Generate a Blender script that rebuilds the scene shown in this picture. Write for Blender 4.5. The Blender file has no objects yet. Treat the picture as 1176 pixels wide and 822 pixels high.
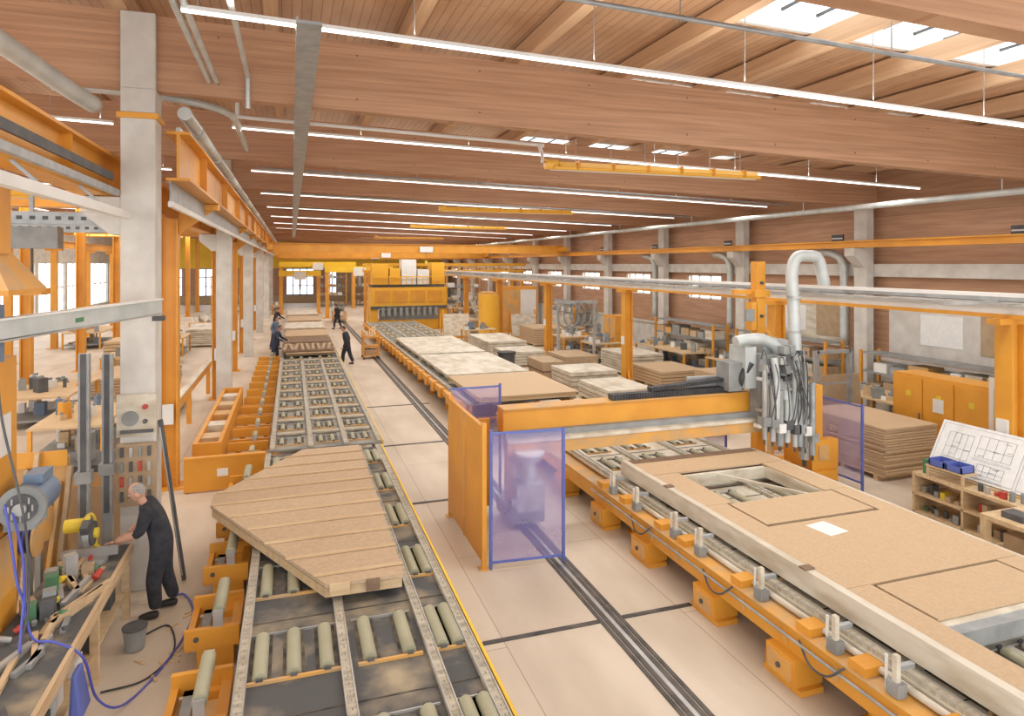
import bpy, math, random
from mathutils import Vector, Matrix
random.seed(7)
sc = bpy.context.scene

# ------------------------------------------------------------------ materials
M = {}
def mat(name, c1, c2=None, scale=(1,1,1), rough=0.6, metal=0.0, nscale=4.0, detail=4.0,
        lo=0.35, hi=0.65, emis=0.0, alpha=1.0, seams=None):
    m = bpy.data.materials.new(name); m.use_nodes = True
    nt = m.node_tree; b = nt.nodes['Principled BSDF']
    b.inputs['Roughness'].default_value = rough
    b.inputs['Metallic'].default_value = metal
    if c2 is None:
        c2 = tuple(x*0.86 for x in c1)
    tc = nt.nodes.new('ShaderNodeTexCoord')
    mp = nt.nodes.new('ShaderNodeMapping'); mp.inputs['Scale'].default_value = scale
    nz = nt.nodes.new('ShaderNodeTexNoise'); nz.inputs['Scale'].default_value = nscale
    nz.inputs['Detail'].default_value = detail
    rp = nt.nodes.new('ShaderNodeValToRGB')
    rp.color_ramp.elements[0].position = lo; rp.color_ramp.elements[0].color = (*c1, 1)
    rp.color_ramp.elements[1].position = hi; rp.color_ramp.elements[1].color = (*c2, 1)
    nt.links.new(tc.outputs['Object'], mp.inputs['Vector'])
    nt.links.new(mp.outputs[0], nz.inputs['Vector'])
    nt.links.new(nz.outputs['Fac'], rp.inputs['Fac'])
    out = rp.outputs['Color']
    if seams:
        bw, rh, mo, mc, rot, sc_ = seams
        mp2 = nt.nodes.new('ShaderNodeMapping'); mp2.inputs['Rotation'].default_value = rot
        nt.links.new(tc.outputs['Object'], mp2.inputs['Vector'])
        br = nt.nodes.new('ShaderNodeTexBrick')
        br.inputs['Scale'].default_value = 1.0
        br.inputs['Brick Width'].default_value = bw
        br.inputs['Row Height'].default_value = rh
        br.inputs['Mortar Size'].default_value = mo
        br.inputs['Color1'].default_value = (1,1,1,1)
        br.inputs['Color2'].default_value = (sc_,sc_,sc_,1)
        br.inputs['Mortar'].default_value = (*mc,1)
        nt.links.new(mp2.outputs[0], br.inputs['Vector'])
        mx = nt.nodes.new('ShaderNodeMix'); mx.data_type='RGBA'; mx.blend_type='MULTIPLY'
        mx.inputs[0].default_value = 1.0
        nt.links.new(out, mx.inputs[6]); nt.links.new(br.outputs['Color'], mx.inputs[7])
        out = mx.outputs[2]
    nt.links.new(out, b.inputs['Base Color'])
    if emis:
        b.inputs['Emission Color'].default_value = (*c1,1)
        b.inputs['Emission Strength'].default_value = emis
    if alpha < 1: b.inputs['Alpha'].default_value = alpha
    M[name] = m
    return m

R90=math.pi/2
mat('floor', (.69,.595,.475), (.50,.41,.30), (1,.35,1), .5, 0, 1.1, 12, .36, .76, seams=(4.9,2.4,.006,(.55,.5,.44),(0,0,R90),.93))
mat('glulam', (.55,.32,.19), (.42,.225,.125), (.25,1,9), .55, 0, 2.2, 8, seams=(5.0,.045,.0015,(.8,.74,.68),(R90,0,0),.93))
mat('purlin', (.66,.44,.27), (.54,.34,.20), (6,.3,6), .6, 0, 2.0, 6)
mat('deck_wood', (.62,.39,.235), (.51,.305,.175), (1,.3,1), .6, 0, 3, 6, seams=(6.0,.14,.006,(.5,.42,.38),(0,0,R90),.88))
mat('wall_wood', (.54,.32,.195), (.42,.235,.14), (.3,.3,5), .6, 0, 2.5, 6, seams=(3.0,.16,.008,(.55,.45,.4),(R90,0,R90),.85))
mat('orange', (.75,.35,.042), (.67,.295,.033), (1,1,1), .42, 0, 1.5, 3)
mat('orange_dirty', (.72,.37,.08), (.50,.34,.18), (1,1,1), .55, 0, 2.5, 8)
mat('yellow', (.90,.58,.03), (.80,.49,.03), (1,1,1), .5, 0, .6, 3)
mat('machine_yellow', (.86,.46,.035), (.78,.40,.03), (1,1,1), .5, 0, .6, 3)
mat('heater_yellow', (.84,.47,.06), (.78,.42,.05), (1,1,1), .45, 0, .6, 3)
mat('board', (.57,.41,.25), (.51,.36,.215), (1,1,1), .75, 0, 30, 8)
mat('gable_board', (.56,.41,.265), (.49,.35,.22), (1,1,1), .75, 0, 20, 8)
mat('dark_board_and_shadow', (.25,.16,.10), (.19,.12,.075), (1,1,1), .8, 0, 10, 6)
mat('timber', (.66,.49,.29), (.55,.385,.21), (.6,5,5), .7, 0, 3, 6)
mat('timber_y', (.62,.46,.28), (.50,.35,.20), (8,.6,8), .7, 0, 3, 6)
mat('whitewood', (.68,.63,.52), (.47,.40,.29), (1,.5,2), .6, 0, 3, 12, .4, .7)
mat('concrete', (.66,.64,.59), (.54,.515,.47), (1,1,1), .85, 0, 2.2, 10)
mat('white', (.78,.78,.75), (.72,.72,.69), (1,1,1), .5, 0, 2, 3)
mat('steel', (.52,.515,.49), (.38,.375,.36), (1,1,1), .4, .4, 3, 6)
mat('galv', (.42,.44,.44), (.31,.33,.34), (1,1,1), .45, .35, 5, 6)
mat('duct', (.60,.63,.61), (.48,.52,.51), (1,1,1), .4, .2, 3, 4)
mat('grey', (.31,.32,.31), (.22,.23,.22), (1,1,1), .6, 0, 3, 4)
mat('plate', (.085,.087,.088), (.42,.345,.225), (1,1,1), .75, 0, 1.7, 15, .47, .74)
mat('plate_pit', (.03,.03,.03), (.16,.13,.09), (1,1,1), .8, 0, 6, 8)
mat('deck_green', (.17,.183,.175), (.34,.32,.27), (1,1,1), .7, 0, 1.6, 12)
mat('rail', (.58,.52,.40), (.34,.30,.22), (1,4,1), .7, 0, 5, 12)
mat('roller', (.41,.40,.27), (.34,.33,.22), (1,1,1), .5, 0, 2, 3)
mat('black', (.025,.025,.028), (.05,.05,.05), (1,1,1), .5, 0, 3, 3)
mat('dark', (.07,.072,.075), (.11,.11,.11), (1,1,1), .6, 0, 4, 4)
mat('floor_rail', (.045,.045,.045), (.12,.105,.09), (1,1,1), .5, .3, 4, 6)
mat('mesh_blue', (.29,.25,.58), (.35,.31,.64), (1,1,1), .6, 0, 2, 3, alpha=.45)
mat('blue', (.12,.16,.48), (.09,.13,.40), (1,1,1), .5, 0, 2, 3)
mat('bluegrey', (.17,.24,.34), (.12,.17,.26), (1,1,1), .45, .1, 2, 3)
mat('hose', (.09,.11,.48), (.07,.08,.40), (1,1,1), .4, 0, 2, 3)
mat('red', (.50,.06,.04), (.42,.05,.03), (1,1,1), .5, 0, 2, 3)
mat('green', (.09,.24,.11), (.07,.18,.09), (1,1,1), .5, 0, 2, 3)
mat('toolyellow', (.80,.62,.05), (.66,.48,.05), (1,1,1), .5, 0, 2, 3)
mat('card', (.46,.335,.21), (.40,.285,.17), (1,1,1), .8, 0, 5, 3)
mat('paper', (.82,.82,.79), (.76,.76,.74), (1,1,1), .8, 0, 9, 6)
mat('ink', (.16,.17,.2), (.2,.2,.24), (1,1,1), .8, 0, 9, 3)
mat('cloth_dark', (.020,.022,.030), (.04,.042,.05), (1,1,1), .9, 0, 9, 6)
mat('cloth_blue', (.03,.04,.07), (.05,.06,.09), (1,1,1), .9, 0, 9, 6)
mat('shoe', (.03,.025,.02), None, (1,1,1), .6)
mat('skin', (.60,.34,.24), (.54,.29,.20), (1,1,1), .5, 0, 12, 3)
mat('hair', (.36,.34,.32), (.24,.22,.20), (1,1,1), .8, 0, 60, 4)
mat('hair_brown', (.09,.055,.03), (.06,.035,.02), (1,1,1), .8, 0, 60, 4)
mat('lamp', (1,.98,.94), (1,.98,.94), (1,1,1), .5, 0, 2, 2, emis=2.2)

# ------------------------------------------------------------------ mesh builder
class O:
    def __init__(s, name): s.name=name; s.v=[]; s.f=[]; s.m=[]; s.sm=[]; s.mats=[]
    def mi(s, n):
        if n not in s.mats: s.mats.append(n)
        return s.mats.index(n)
    def add(s, vs, fs, mt, smooth=False):
        k=len(s.v); i=s.mi(mt)
        s.v += [tuple(v) for v in vs]
        for f in fs:
            s.f.append(tuple(a+k for a in f)); s.m.append(i); s.sm.append(smooth)
    def hexa(s, p, mt):
        s.add(p, [(0,3,2,1),(4,5,6,7),(0,1,5,4),(1,2,6,5),(2,3,7,6),(3,0,4,7)], mt)
    def box(s, x0,x1,y0,y1,z0,z1, mt, rz=0, ry=0, rx=0):
        p=[(x0,y0,z0),(x1,y0,z0),(x1,y1,z0),(x0,y1,z0),(x0,y0,z1),(x1,y0,z1),(x1,y1,z1),(x0,y1,z1)]
        if rz or ry or rx:
            c=Vector(((x0+x1)/2,(y0+y1)/2,(z0+z1)/2))
            R=Matrix.Rotation(rz,3,'Z')@Matrix.Rotation(ry,3,'Y')@Matrix.Rotation(rx,3,'X')
            p=[c+R@(Vector(q)-c) for q in p]
        s.hexa(p, mt)
    def sbox(s, x0,x1,y0,y1,z0,z1, mt, k=0.0306):
        a=-k*x0; b=-k*x1
        s.hexa([(x0,y0,z0+a),(x1,y0,z0+b),(x1,y1,z0+b),(x0,y1,z0+a),(x0,y0,z1+a),(x1,y0,z1+b),(x1,y1,z1+b),(x0,y1,z1+a)], mt)
    def prism(s, pts, z0, z1, mt):
        n=len(pts)
        vs=[(x,y,z0) for x,y in pts]+[(x,y,z1) for x,y in pts]
        fs=[tuple(reversed(range(n))), tuple(range(n,2*n))]+[(i,(i+1)%n,(i+1)%n+n,i+n) for i in range(n)]
        s.add(vs,fs,mt)
    def beam(s, a, b, w, h, mt):
        a=Vector(a); b=Vector(b); d=(b-a).normalized()
        up=Vector((0,0,1)) if abs(d.z)<.95 else Vector((0,1,0))
        sd=d.cross(up).normalized()*w/2; u=sd.cross(d).normalized()*h/2
        s.hexa([a-sd-u,a+sd-u,b+sd-u,b-sd-u,a-sd+u,a+sd+u,b+sd+u,b-sd+u], mt)
    def cyl(s, a, b, r, mt, n=14, r2=None):
        a=Vector(a); b=Vector(b); d=(b-a).normalized(); r2=r if r2 is None else r2
        up=Vector((0,0,1)) if abs(d.z)<.9 else Vector((1,0,0))
        x=d.cross(up).normalized(); y=d.cross(x)
        vs=[];fs=[]
        for i in range(n):
            t=2*math.pi*i/n; e=x*math.cos(t)+y*math.sin(t)
            vs.append(a+e*r); vs.append(b+e*r2)
        for i in range(n):
            j=(i+1)%n; fs.append((2*i,2*i+1,2*j+1,2*j))
        s.add(vs,fs,mt,True)
        s.add([vs[2*i] for i in range(n)],[tuple(range(n))],mt)
        s.add([vs[2*i+1] for i in range(n)],[tuple(reversed(range(n)))],mt)
    def tube(s, pts, r, mt, n=10, sub=6):
        P=[Vector(p) for p in pts]; Q=[]
        E=[P[0]*2-P[1]]+P+[P[-1]*2-P[-2]]
        for i in range(1,len(E)-2):
            p0,p1,p2,p3=E[i-1:i+3]
            for k in range(sub):
                t=k/sub
                Q.append(.5*((2*p1)+(p2-p0)*t+(2*p0-5*p1+4*p2-p3)*t*t+(3*p1-p0-3*p2+p3)*t**3))
        Q.append(P[-1])
        vs=[];fs=[]; ref=Vector((.13,.21,.97)).normalized()
        for i,q in enumerate(Q):
            d=(Q[min(i+1,len(Q)-1)]-Q[max(i-1,0)]).normalized()
            x=(ref-d*ref.dot(d))
            if x.length<1e-3: x=Vector((1,0,0))
            x.normalize(); ref=x; y=d.cross(x)
            for k in range(n):
                t=2*math.pi*k/n; vs.append(q+(x*math.cos(t)+y*math.sin(t))*r)
        for i in range(len(Q)-1):
            for k in range(n):
                a=i*n+k; b=i*n+(k+1)%n; fs.append((a,b,b+n,a+n))
        fs.append(tuple(reversed(range(n)))); fs.append(tuple(range(len(vs)-n,len(vs))))
        s.add(vs,fs,mt,True)
    def build(s, bevel=0):
        me=bpy.data.meshes.new(s.name); me.from_pydata(s.v,[],s.f)
        for n in s.mats: me.materials.append(M[n])
        me.polygons.foreach_set('material_index', s.m)
        me.polygons.foreach_set('use_smooth', s.sm)
        me.update()
        ob=bpy.data.objects.new(s.name, me); sc.collection.objects.link(ob)
        if bevel:
            b=ob.modifiers.new('b','BEVEL'); b.width=bevel; b.segments=2; b.limit_method='ANGLE'
        return ob

SL=0.0306
BY=[4.44+6*i for i in range(-1,13)]
ZB=6.87
XL,XR,YF,YN=-16.0,17.8,80.0,-3.0

# ------------------------------------------------------------------ shell
o=O('floor'); o.box(XL-.3,XR+.3,YN,YF+.3,-.2,0,'floor'); o.build()
o=O('ceiling')
zt=8.24
SX0,SX1=5.6,13.2
A0,A1=.7,2.35
o.sbox(XL-.3,SX0,YN,YF+.3,zt,zt+.12,'deck_wood')
o.sbox(SX1,XR+.3,YN,YF+.3,zt,zt+.12,'deck_wood')
for b in BY:
    a_,b_=max(YN,b-A1),min(YF+.3,b+A0)
    o.sbox(SX0,SX1,a_,b_,zt,zt+.12,'deck_wood')
o.sbox(SX0,SX1,BY[-1]+A0,YF+.3,zt,zt+.12,'deck_wood')
o.build()
for i in range(len(BY)-1):
    a=max(YN,BY[i]+A0); b=BY[i+1]-A1
    if b-a<.5: continue
    s=O('window_skylight')
    for x in (SX0,SX1-.08): s.sbox(x,x+.08,a,b,zt-.02,zt+.3,'white')
    for y in (a,b-.08): s.sbox(SX0+.08,SX1-.08,y,y+.08,zt-.02,zt+.3,'white')
    x=SX0+.65
    while x<SX1-.3:
        s.sbox(x,x+.035,a+.08,b-.08,zt+.24,zt+.28,'dark'); x+=.65
    for t in (.33,.66):
        y=a+(b-a)*t; s.sbox(SX0+.08,SX1-.08,y,y+.035,zt+.22,zt+.27,'dark')
    s.build()
for b in BY:
    s=O('glulam_beam'); s.sbox(XL,XR,b-.12,b+.12,ZB,ZB+1.05,'glulam')
    x=-1.0
    while x<16:
        for z in (.18,.85): s.box(x-.015,x+.015,b-.126,b-.12,ZB+z-SL*x-.015,ZB+z-SL*x+.015,'dark_board_and_shadow')
        x+=1.95
    s.build()
s=O('roof_purlins')
x=3.63-1.95*9
while x<XR:
    z=ZB+1.05-SL*x; s.box(x-.09,x+.09,YN,YF,z,z+.28,'purlin'); x+=1.95
s.build()

# right wall
o=O('wall_right')
X=XR
o.box(X,X+.3,YN,YF,4.0,8.2,'wall_wood')
o.box(X,X+.3,YN,YF,0,1.5,'concrete')
WIN=[]
y=YN
while y<YF:
    if y<20 : o.box(X,X+.3,y,y+6,1.5,4.0,'wall_wood')
    else:
        o.box(X,X+.3,y,y+6,1.5,2.9,'wall_wood'); o.box(X,X+.3,y,y+3.4,2.9,4.0,'wall_wood'); WIN.append(y+3.4)
    y+=6
o.build()
s=O('trim_right'); s.box(X-.25,X-.002,YN,YF,4.1,4.5,'concrete'); s.box(X-.1,X-.002,YN,YF,1.45,1.55,'concrete'); s.build()
for k,y in enumerate(WIN):
    w=O('window_%d'%(k+1)); y1=min(y+2.6,YF)
    for yy in [y+(y1-y)*t/3 for t in range(4)]: w.box(X+.08,X+.16,max(y,yy-.04),min(y1,yy+.04),2.9,4.0,'white')
    for zz in (2.93,3.45,3.97): w.box(X+.08,X+.16,y,y1,zz-.03,zz+.03,'white')
    w.build()
for k,y in enumerate((5.5,11.5,17.4)):
    w=O('wall_panel_board'); w.box(X-.06,X-.005,y,y+4.3,1.7,3.6,('whitewood','concrete','whitewood')[k]); w.box(X-.08,X-.06,y+.2,y+1.4,2.0,3.2,'card'); w.box(X-.08,X-.06,y+1.9,y+3.2,2.1,3.0,'paper'); w.build()
for b in BY:
    if b<3: continue
    c=O('concrete_column'); c.box(XR-.55,XR-.26,b-.25,b+.25,0,ZB-SL*XR-.01,'concrete')
    c.box(XR-1.0,XR-.5,b-.2,b+.2,4.75,5.0,'concrete')
    c.hexa([(XR-.6,b-.2,4.4),(XR-.5,b-.2,4.4),(XR-.5,b+.2,4.4),(XR-.6,b+.2,4.4),(XR-1.0,b-.2,4.76),(XR-.5,b-.2,4.76),(XR-.5,b+.2,4.76),(XR-1.0,b+.2,4.76)],'concrete')
    c.build(.01)
for b in BY[2:9]:
    v=O('wall_vent'); v.box(XR-.04,XR+.0,b+1.2,b+1.7,5.25,5.5,'dark'); v.box(XR-.05,XR-.03,b+1.22,b+1.68,5.35,5.39,'white'); v.build()
for b in BY[3:6]:
    v=O('wall_duct'); v.tube([(XR-.4,b+.8,1.8),(XR-.4,b+.8,4.0),(XR-.45,b+.85,4.6),(XR-.5,b+1.2,4.85),(XR-.5,b+1.7,4.9)],.13,'duct',12); v.build()

# far wall
o=O('wall_back')
o.box(XL,XR,YF,YF+.3,5.0,8.0,'yellow')
o.box(XL,XR,YF,YF+.3,0,.9,'card'); o.box(XL,XR,YF,YF+.3,4.0,5.0,'yellow')
o.box(5.0,XR,YF,YF+.3,.9,4.0,'card')
x=XL
while x<5.0: o.box(x,min(x+1.6,5.0),YF,YF+.3,.9,4.0,'wall_wood'); x+=4.6
o.build()
for i in range(5):
    x=XL+1.6+4.6*i
    if x>5: break
    w=O('window_%d'%(30+i)); wd=min(3.0,5.0-x)
    for t in range(5): w.box(x+wd*t/4-.06,x+wd*t/4+.06,YF+.1,YF+.18,.9,4.0,'blue')
    for zz in (.95,2.0,3.0,3.95): w.box(x,x+wd,YF+.1,YF+.18,zz-.05,zz+.05,'blue')
    w.build()
# left wall
o=O('wall_left')
o.box(XL-.3,XL,YN,YF,0,1.0,'concrete'); o.box(XL-.3,XL,YN,YF,4.6,9.0,'concrete')
y=YN
while y<YF: o.box(XL-.3,XL,y,y+.6,1.0,4.6,'concrete'); y+=6
o.build()
y=YN+.6;k=50
while y<YF-3:
    w=O('window_%d'%k); k+=1
    for t in range(4): w.box(XL-.2,XL-.1,y+5.4*t/3-.05,y+5.4*t/3+.05,1,4.6,'white')
    for zz in (1.03,2.8,4.57): w.box(XL-.2,XL-.1,y,y+5.4,zz-.04,zz+.04,'white')
    w.build(); y+=6

# ------------------------------------------------------------------ floor rails
s=O('floor_rail_track')
for a,b in ((3.67,3.72),(3.74,3.80),(3.86,3.92),(3.94,3.99)): s.box(a,b,2,60,.0,.012,'floor_rail')
s.box(3.80,3.86,2,60,0,.006,'steel')
s.build()
for y,x0,x1 in ((7.5,2.15,5.0),(12.3,2.15,3.0),(16.4,2.15,3.6),(21,2.2,4.2)):
    s=O('floor_cable_channel'); s.box(x0,3.66,y-.035,y+.035,0,.012,'floor_rail')
    if x1>4: s.box(4.0,x1,y-.035,y+.035,0,.012,'floor_rail')
    s.build()

# ------------------------------------------------------------------ roller tables
def roller(o,x,y0,y1,z,r=.07):
    o.cyl((x,y0,z),(x,y1,z),r,'roller',16); o.cyl((x,y0-.03,z),(x,y1+.03,z),.02,'steel',8)
def table(name,X0,X1,Y0,Y1,z,rails,groups,rows,L=.72,plate='plate',edge='yellow',r=.075,rw=.05):
    o=O(name)
    o.box(X0,X1,Y0,Y1,z-.06,z-.02,plate)
    for x in rails:
        o.box(x-rw,x+rw,Y0,Y1,z-.02,z+.02,'rail'); o.box(x-rw,x-rw+.012,Y0,Y1,z+.02,z+.032,'steel'); o.box(x+rw-.012,x+rw,Y0,Y1,z+.02,z+.032,'steel')
    o.box(X1,X1+.03,Y0,Y1,z-.08,z+.02,edge)
    o.box(X0+.05,X0+.15,Y0,Y1,z-.25,z-.06,'orange'); o.box(X1-.15,X1-.05,Y0,Y1,z-.25,z-.06,'orange')
    y=Y0+.4
    while y<Y1:
        for x in (X0+.1,X1-.1):
            o.box(x-.05,x+.05,y-.05,y+.05,0.0,z-.2,'orange'); o.box(x-.1,x+.1,y-.1,y+.1,0,.02,'orange')
        o.box(X0+.1,X1-.1,y-.04,y+.04,.15,.24,'orange'); y+=2.4
    for y in rows:
        for g in groups:
            x0=min(g)-.12; x1=max(g)+.12
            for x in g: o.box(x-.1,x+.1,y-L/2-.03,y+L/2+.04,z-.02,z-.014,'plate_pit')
            o.box(x0,x1,y-L/2-.06,y-L/2-.03,z-.02,z+.008,'orange_dirty')
            o.box(x0,x1,y+L/2+.04,y+L/2+.055,z-.02,z+.004,'steel')
            for x in g:
                roller(o,x,y-L/2,y+L/2,z-.012,r)
                for yy in (y-L/2-.045,y+L/2+.047): o.box(x-.03,x+.03,yy-.012,yy+.012,z-.02,z+.03,'dark')
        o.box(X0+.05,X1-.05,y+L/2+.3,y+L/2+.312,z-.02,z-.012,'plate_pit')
    return o
rows=[3.6,5.2,6.8,8.4,10.0,11.6,13.2]
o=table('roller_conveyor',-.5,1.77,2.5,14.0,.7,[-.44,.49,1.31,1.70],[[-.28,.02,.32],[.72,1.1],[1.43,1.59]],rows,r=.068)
y=2.6
while y<14:
    for x in (-.44,.49,1.31,1.70): o.box(x-.006,x+.006,y,y+.03,.72,.724,'grey')
    y+=.12
o.build()
rows2=[14.9+1.3*i for i in range(10)]
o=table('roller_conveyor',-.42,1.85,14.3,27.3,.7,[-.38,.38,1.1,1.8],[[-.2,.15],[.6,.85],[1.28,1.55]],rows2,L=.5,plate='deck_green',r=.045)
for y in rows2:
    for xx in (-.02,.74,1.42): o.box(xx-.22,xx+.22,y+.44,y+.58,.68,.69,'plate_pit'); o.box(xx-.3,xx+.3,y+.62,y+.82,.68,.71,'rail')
o.build()
rows3=[28+2*i for i in range(14)]
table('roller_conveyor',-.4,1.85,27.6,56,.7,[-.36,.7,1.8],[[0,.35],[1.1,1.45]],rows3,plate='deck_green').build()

for y in rows[1:]:
    s=O('roller_cradle')
    s.box(-1.12,-.56,y-.42,y-.36,.25,.46,'orange'); s.box(-1.12,-.56,y+.36,y+.42,.25,.46,'orange')
    s.box(-1.12,-1.05,y-.36,y+.36,.2,.34,'orange'); s.box(-.66,-.56,y-.36,y+.36,.2,.38,'orange')
    s.box(-1.0,-.9,y-.36,y+.36,.26,.30,'grey'); s.box(-1.05,-.66,y-.36,y+.36,.2,.22,'orange_dirty')
    for yy in (y-.33,y+.33): s.box(-1.0,-.62,yy-.06,yy+.06,0,.3,'orange')
    s.box(-.83,-.73,y-.41,y-.37,.46,.64,'steel'); s.box(-.83,-.73,y+.37,y+.41,.46,.64,'steel')
    s.cyl((-1.0,y-.43,.36),(-1.0,y-.42,.36),.03,'dark',8)
    roller(s,-.78,y-.36,y+.36,.60,.068); s.build()
for y in rows2+[27.9,29.2,30.5]:
    s=O('roller_cradle')
    s.box(-1.35,-.5,y-.3,y-.22,.3,.50,'orange'); s.box(-1.35,-.5,y+.2,y+.28,.3,.44,'orange')
    s.box(-1.2,-1.1,y-.22,y+.2,.0,.4,'orange'); s.box(-.66,-.56,y-.22,y+.2,0,.4,'orange')
    roller(s,-.8,y-.2,y+.2,.58,.055); s.box(-.84,-.76,y-.27,y-.21,.5,.60,'steel'); s.box(-.84,-.76,y+.2,y+.26,.44,.60,'steel')
    s.build()

# gable wall element on the front conveyor
P=[(.36,7.62),(1.23,7.60),(1.26,13.3),(.2,13.3),(-1.14,11.1),(-1.14,10.65)]
s=O('gable_wall_panel')
def shrink(P,k):
    cx=sum(p[0] for p in P)/len(P); cy=sum(p[1] for p in P)/len(P)
    return [(cx+(x-cx)*k,cy+(y-cy)*k) for x,y in P]
s.prism(shrink(P,.985),.757,.86,'timber'); s.prism(shrink(P,.95),.86,.885,'dark_board_and_shadow'); s.prism(P,.885,.93,'gable_board')
def xl(y):
    if y<10.65: t=(y-7.62)/(10.65-7.62); return .36+t*(-1.5)
    if y<11.1: return -1.14
    t=(y-11.1)/2.2; return -1.14+t*1.34
y=7.85
while y<13.2:
    a=xl(y)-random.uniform(-.02,.07); b=1.25+random.uniform(0,.05)
    s.box(a,b,y-.022,y+.022,.931,.952,'timber',rz=.01)
    s.box(a,b,y-.034,y-.022,.93,.932,'dark_board_and_shadow'); y+=.555  # batten shadow line, painted on as a thin dark strip
s.box(.4,.62,7.585,7.62,.80,.93,'timber'); s.box(.8,.95,7.575,7.60,.80,.93,'dark_board_and_shadow'); s.build()

# right assembly table
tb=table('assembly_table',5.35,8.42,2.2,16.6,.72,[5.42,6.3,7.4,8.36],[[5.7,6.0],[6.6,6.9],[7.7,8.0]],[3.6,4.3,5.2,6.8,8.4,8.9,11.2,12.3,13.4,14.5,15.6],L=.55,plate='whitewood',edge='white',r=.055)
tb.box(5.08,5.34,2.2,16.5,.34,.60,'orange'); tb.box(5.06,5.36,2.2,16.5,.60,.615,'orange_dirty')
tb.cyl((5.29,2.2,.66),(5.29,10.4,.66),.035,'whitewood',12)
tb.cyl((5.03,2.2,.52),(5.03,10.6,.52),.015,'galv',8)
for i,y in enumerate([3.0,4.4,5.8,7.2,8.85,10.3,12,14]):
    tb.box(4.98,5.34,y-.22,y+.22,.06,.34,'orange'); tb.box(4.96,4.98,y-.17,y+.17,.1,.3,'orange_dirty')
    tb.box(5.0,5.3,y-.28,y+.28,0,.06,'orange'); tb.cyl((4.96,y,.2),(4.94,y,.2),.03,'dark',8)
for i,y in enumerate([2.7,3.6,4.5,5.2,6.3,7.5,8.1,9.2,10.0]):
    tb.box(5.14,5.19,y,y+.05,.6,.98,'whitewood'); tb.box(5.11,5.22,y-.04,y+.09,.62,.74,'grey'); tb.cyl((5.165,y+.13,.62),(5.165,y+.13,.93),.015,'white',8)
    tb.box(5.19,5.36,y,y+.05,.84,.88,'galv'); tb.box(5.1,5.34,y+.3,y+.5,.615,.70,'orange')
for y in (3.0,5.0,6.7,8.6): tb.tube([(5.05,y,.6),(4.98,y+.15,.45),(5.0,y+.4,.42),(5.05,y+.6,.55)],.012,'dark',6)
y=2.3
while y<10.4: tb.box(5.06,5.08,y,y+.06,.40,.54,'orange_dirty'); y+=.7
tb.build()

s=O('timber_wall_panel')
Z0,Z1,Z2=.80,.985,1.015
def fr(x0,x1,y0,y1): s.box(x0,x1,y0,y1,Z0,Z1,'whitewood')
s.box(5.52,5.62,2.3,10.42,.78,1.03,'whitewood')
s.box(8.25,8.33,2.3,10.42,.78,1.0,'whitewood')
s.box(5.62,8.25,10.34,10.42,.78,1.0,'whitewood')
fr(6.04,6.14,8.12,9.5); fr(7.78,7.86,8.12,9.5); fr(6.04,7.86,9.42,9.5); fr(6.04,7.86,8.06,8.14)
fr(5.97,6.03,2.3,4.78); fr(7.82,7.9,2.3,4.78); fr(5.97,7.9,4.72,4.8)
s.box(6.03,7.82,4.60,4.72,.80,.97,'galv')
fr(5.62,8.25,3.4,3.5)
for y in (9.8,7.3,6.4,5.5): s.box(5.62,8.25,y-.04,y+.04,Z0,Z1-.012,'dark_board_and_shadow')
def bd(x0,x1,y0,y1,m='board'): s.box(x0+.004,x1-.004,y0+.004,y1-.004,Z1,Z2,m)
bd(5.62,8.25,9.56,10.2); bd(5.62,8.25,10.2,10.42,'dark_board_and_shadow')
bd(5.62,6.12,8.1,9.55); bd(7.8,8.25,8.1,9.55)
bd(5.62,6.0,7.2,8.1); bd(7.92,8.25,7.2,8.1); bd(6.03,7.89,7.27,8.07)
bd(5.62,8.25,5.56,7.21)
bd(5.62,5.98,2.3,5.56); bd(7.88,8.25,2.3,5.56); bd(6.01,7.85,4.8,5.52)
s.box(6.0,7.9,7.22,7.27,Z1-.05,Z1+.001,'black'); s.box(6.0,7.9,8.07,8.1,Z1-.05,Z1+.001,'black')
s.box(5.98,6.03,7.22,8.1,Z1-.05,Z1+.001,'black'); s.box(7.88,7.93,7.22,8.1,Z1-.05,Z1+.001,'black')
s.box(5.975,7.885,5.515,5.565,Z1-.05,Z1+.001,'black'); s.box(5.975,6.015,4.75,5.5,Z1-.05,Z1+.001,'black'); s.box(7.845,7.89,4.75,5.5,Z1-.05,Z1+.001,'black')
s.beam((6.8,9.45,.95),(7.55,8.12,.95),.05,.05,'whitewood')
s.box(5.50,5.64,8.9,9.0,1.03,1.05,'dark_board_and_shadow'); s.box(5.50,5.64,6.0,6.1,1.03,1.05,'dark_board_and_shadow')
s.build()
s=O('paper_sheet'); s.box(6.52,6.86,6.72,7.1,1.016,1.018,'paper',rz=.15); s.build()

# second element line behind gantry
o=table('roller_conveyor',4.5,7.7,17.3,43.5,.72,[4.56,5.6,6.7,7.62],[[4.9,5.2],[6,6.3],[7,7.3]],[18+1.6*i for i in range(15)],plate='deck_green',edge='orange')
for i in range(23):
    y=17.6+1.1*i; o.box(4.3,4.48,y,y+.35,.4,.7,'orange')
o.box(4.36,4.5,17.3,43.5,.5,.66,'orange')
o.build()
s=O('board_panel'); s.box(4.75,7.55,16.9,20.4,.80,.92,'timber'); s.box(4.7,7.6,16.85,20.45,.92,.95,'board'); s.build()
s=O('board_panel'); s.box(4.8,7.5,20.8,25.6,.80,.9,'whitewood'); s.box(4.75,7.55,20.75,25.6,.9,.93,'whitewood'); s.build()
s=O('board_panel'); s.box(4.8,7.5,26,32,.80,.9,'whitewood'); s.box(4.75,7.55,26,32,.9,.93,'whitewood'); s.build()
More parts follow.
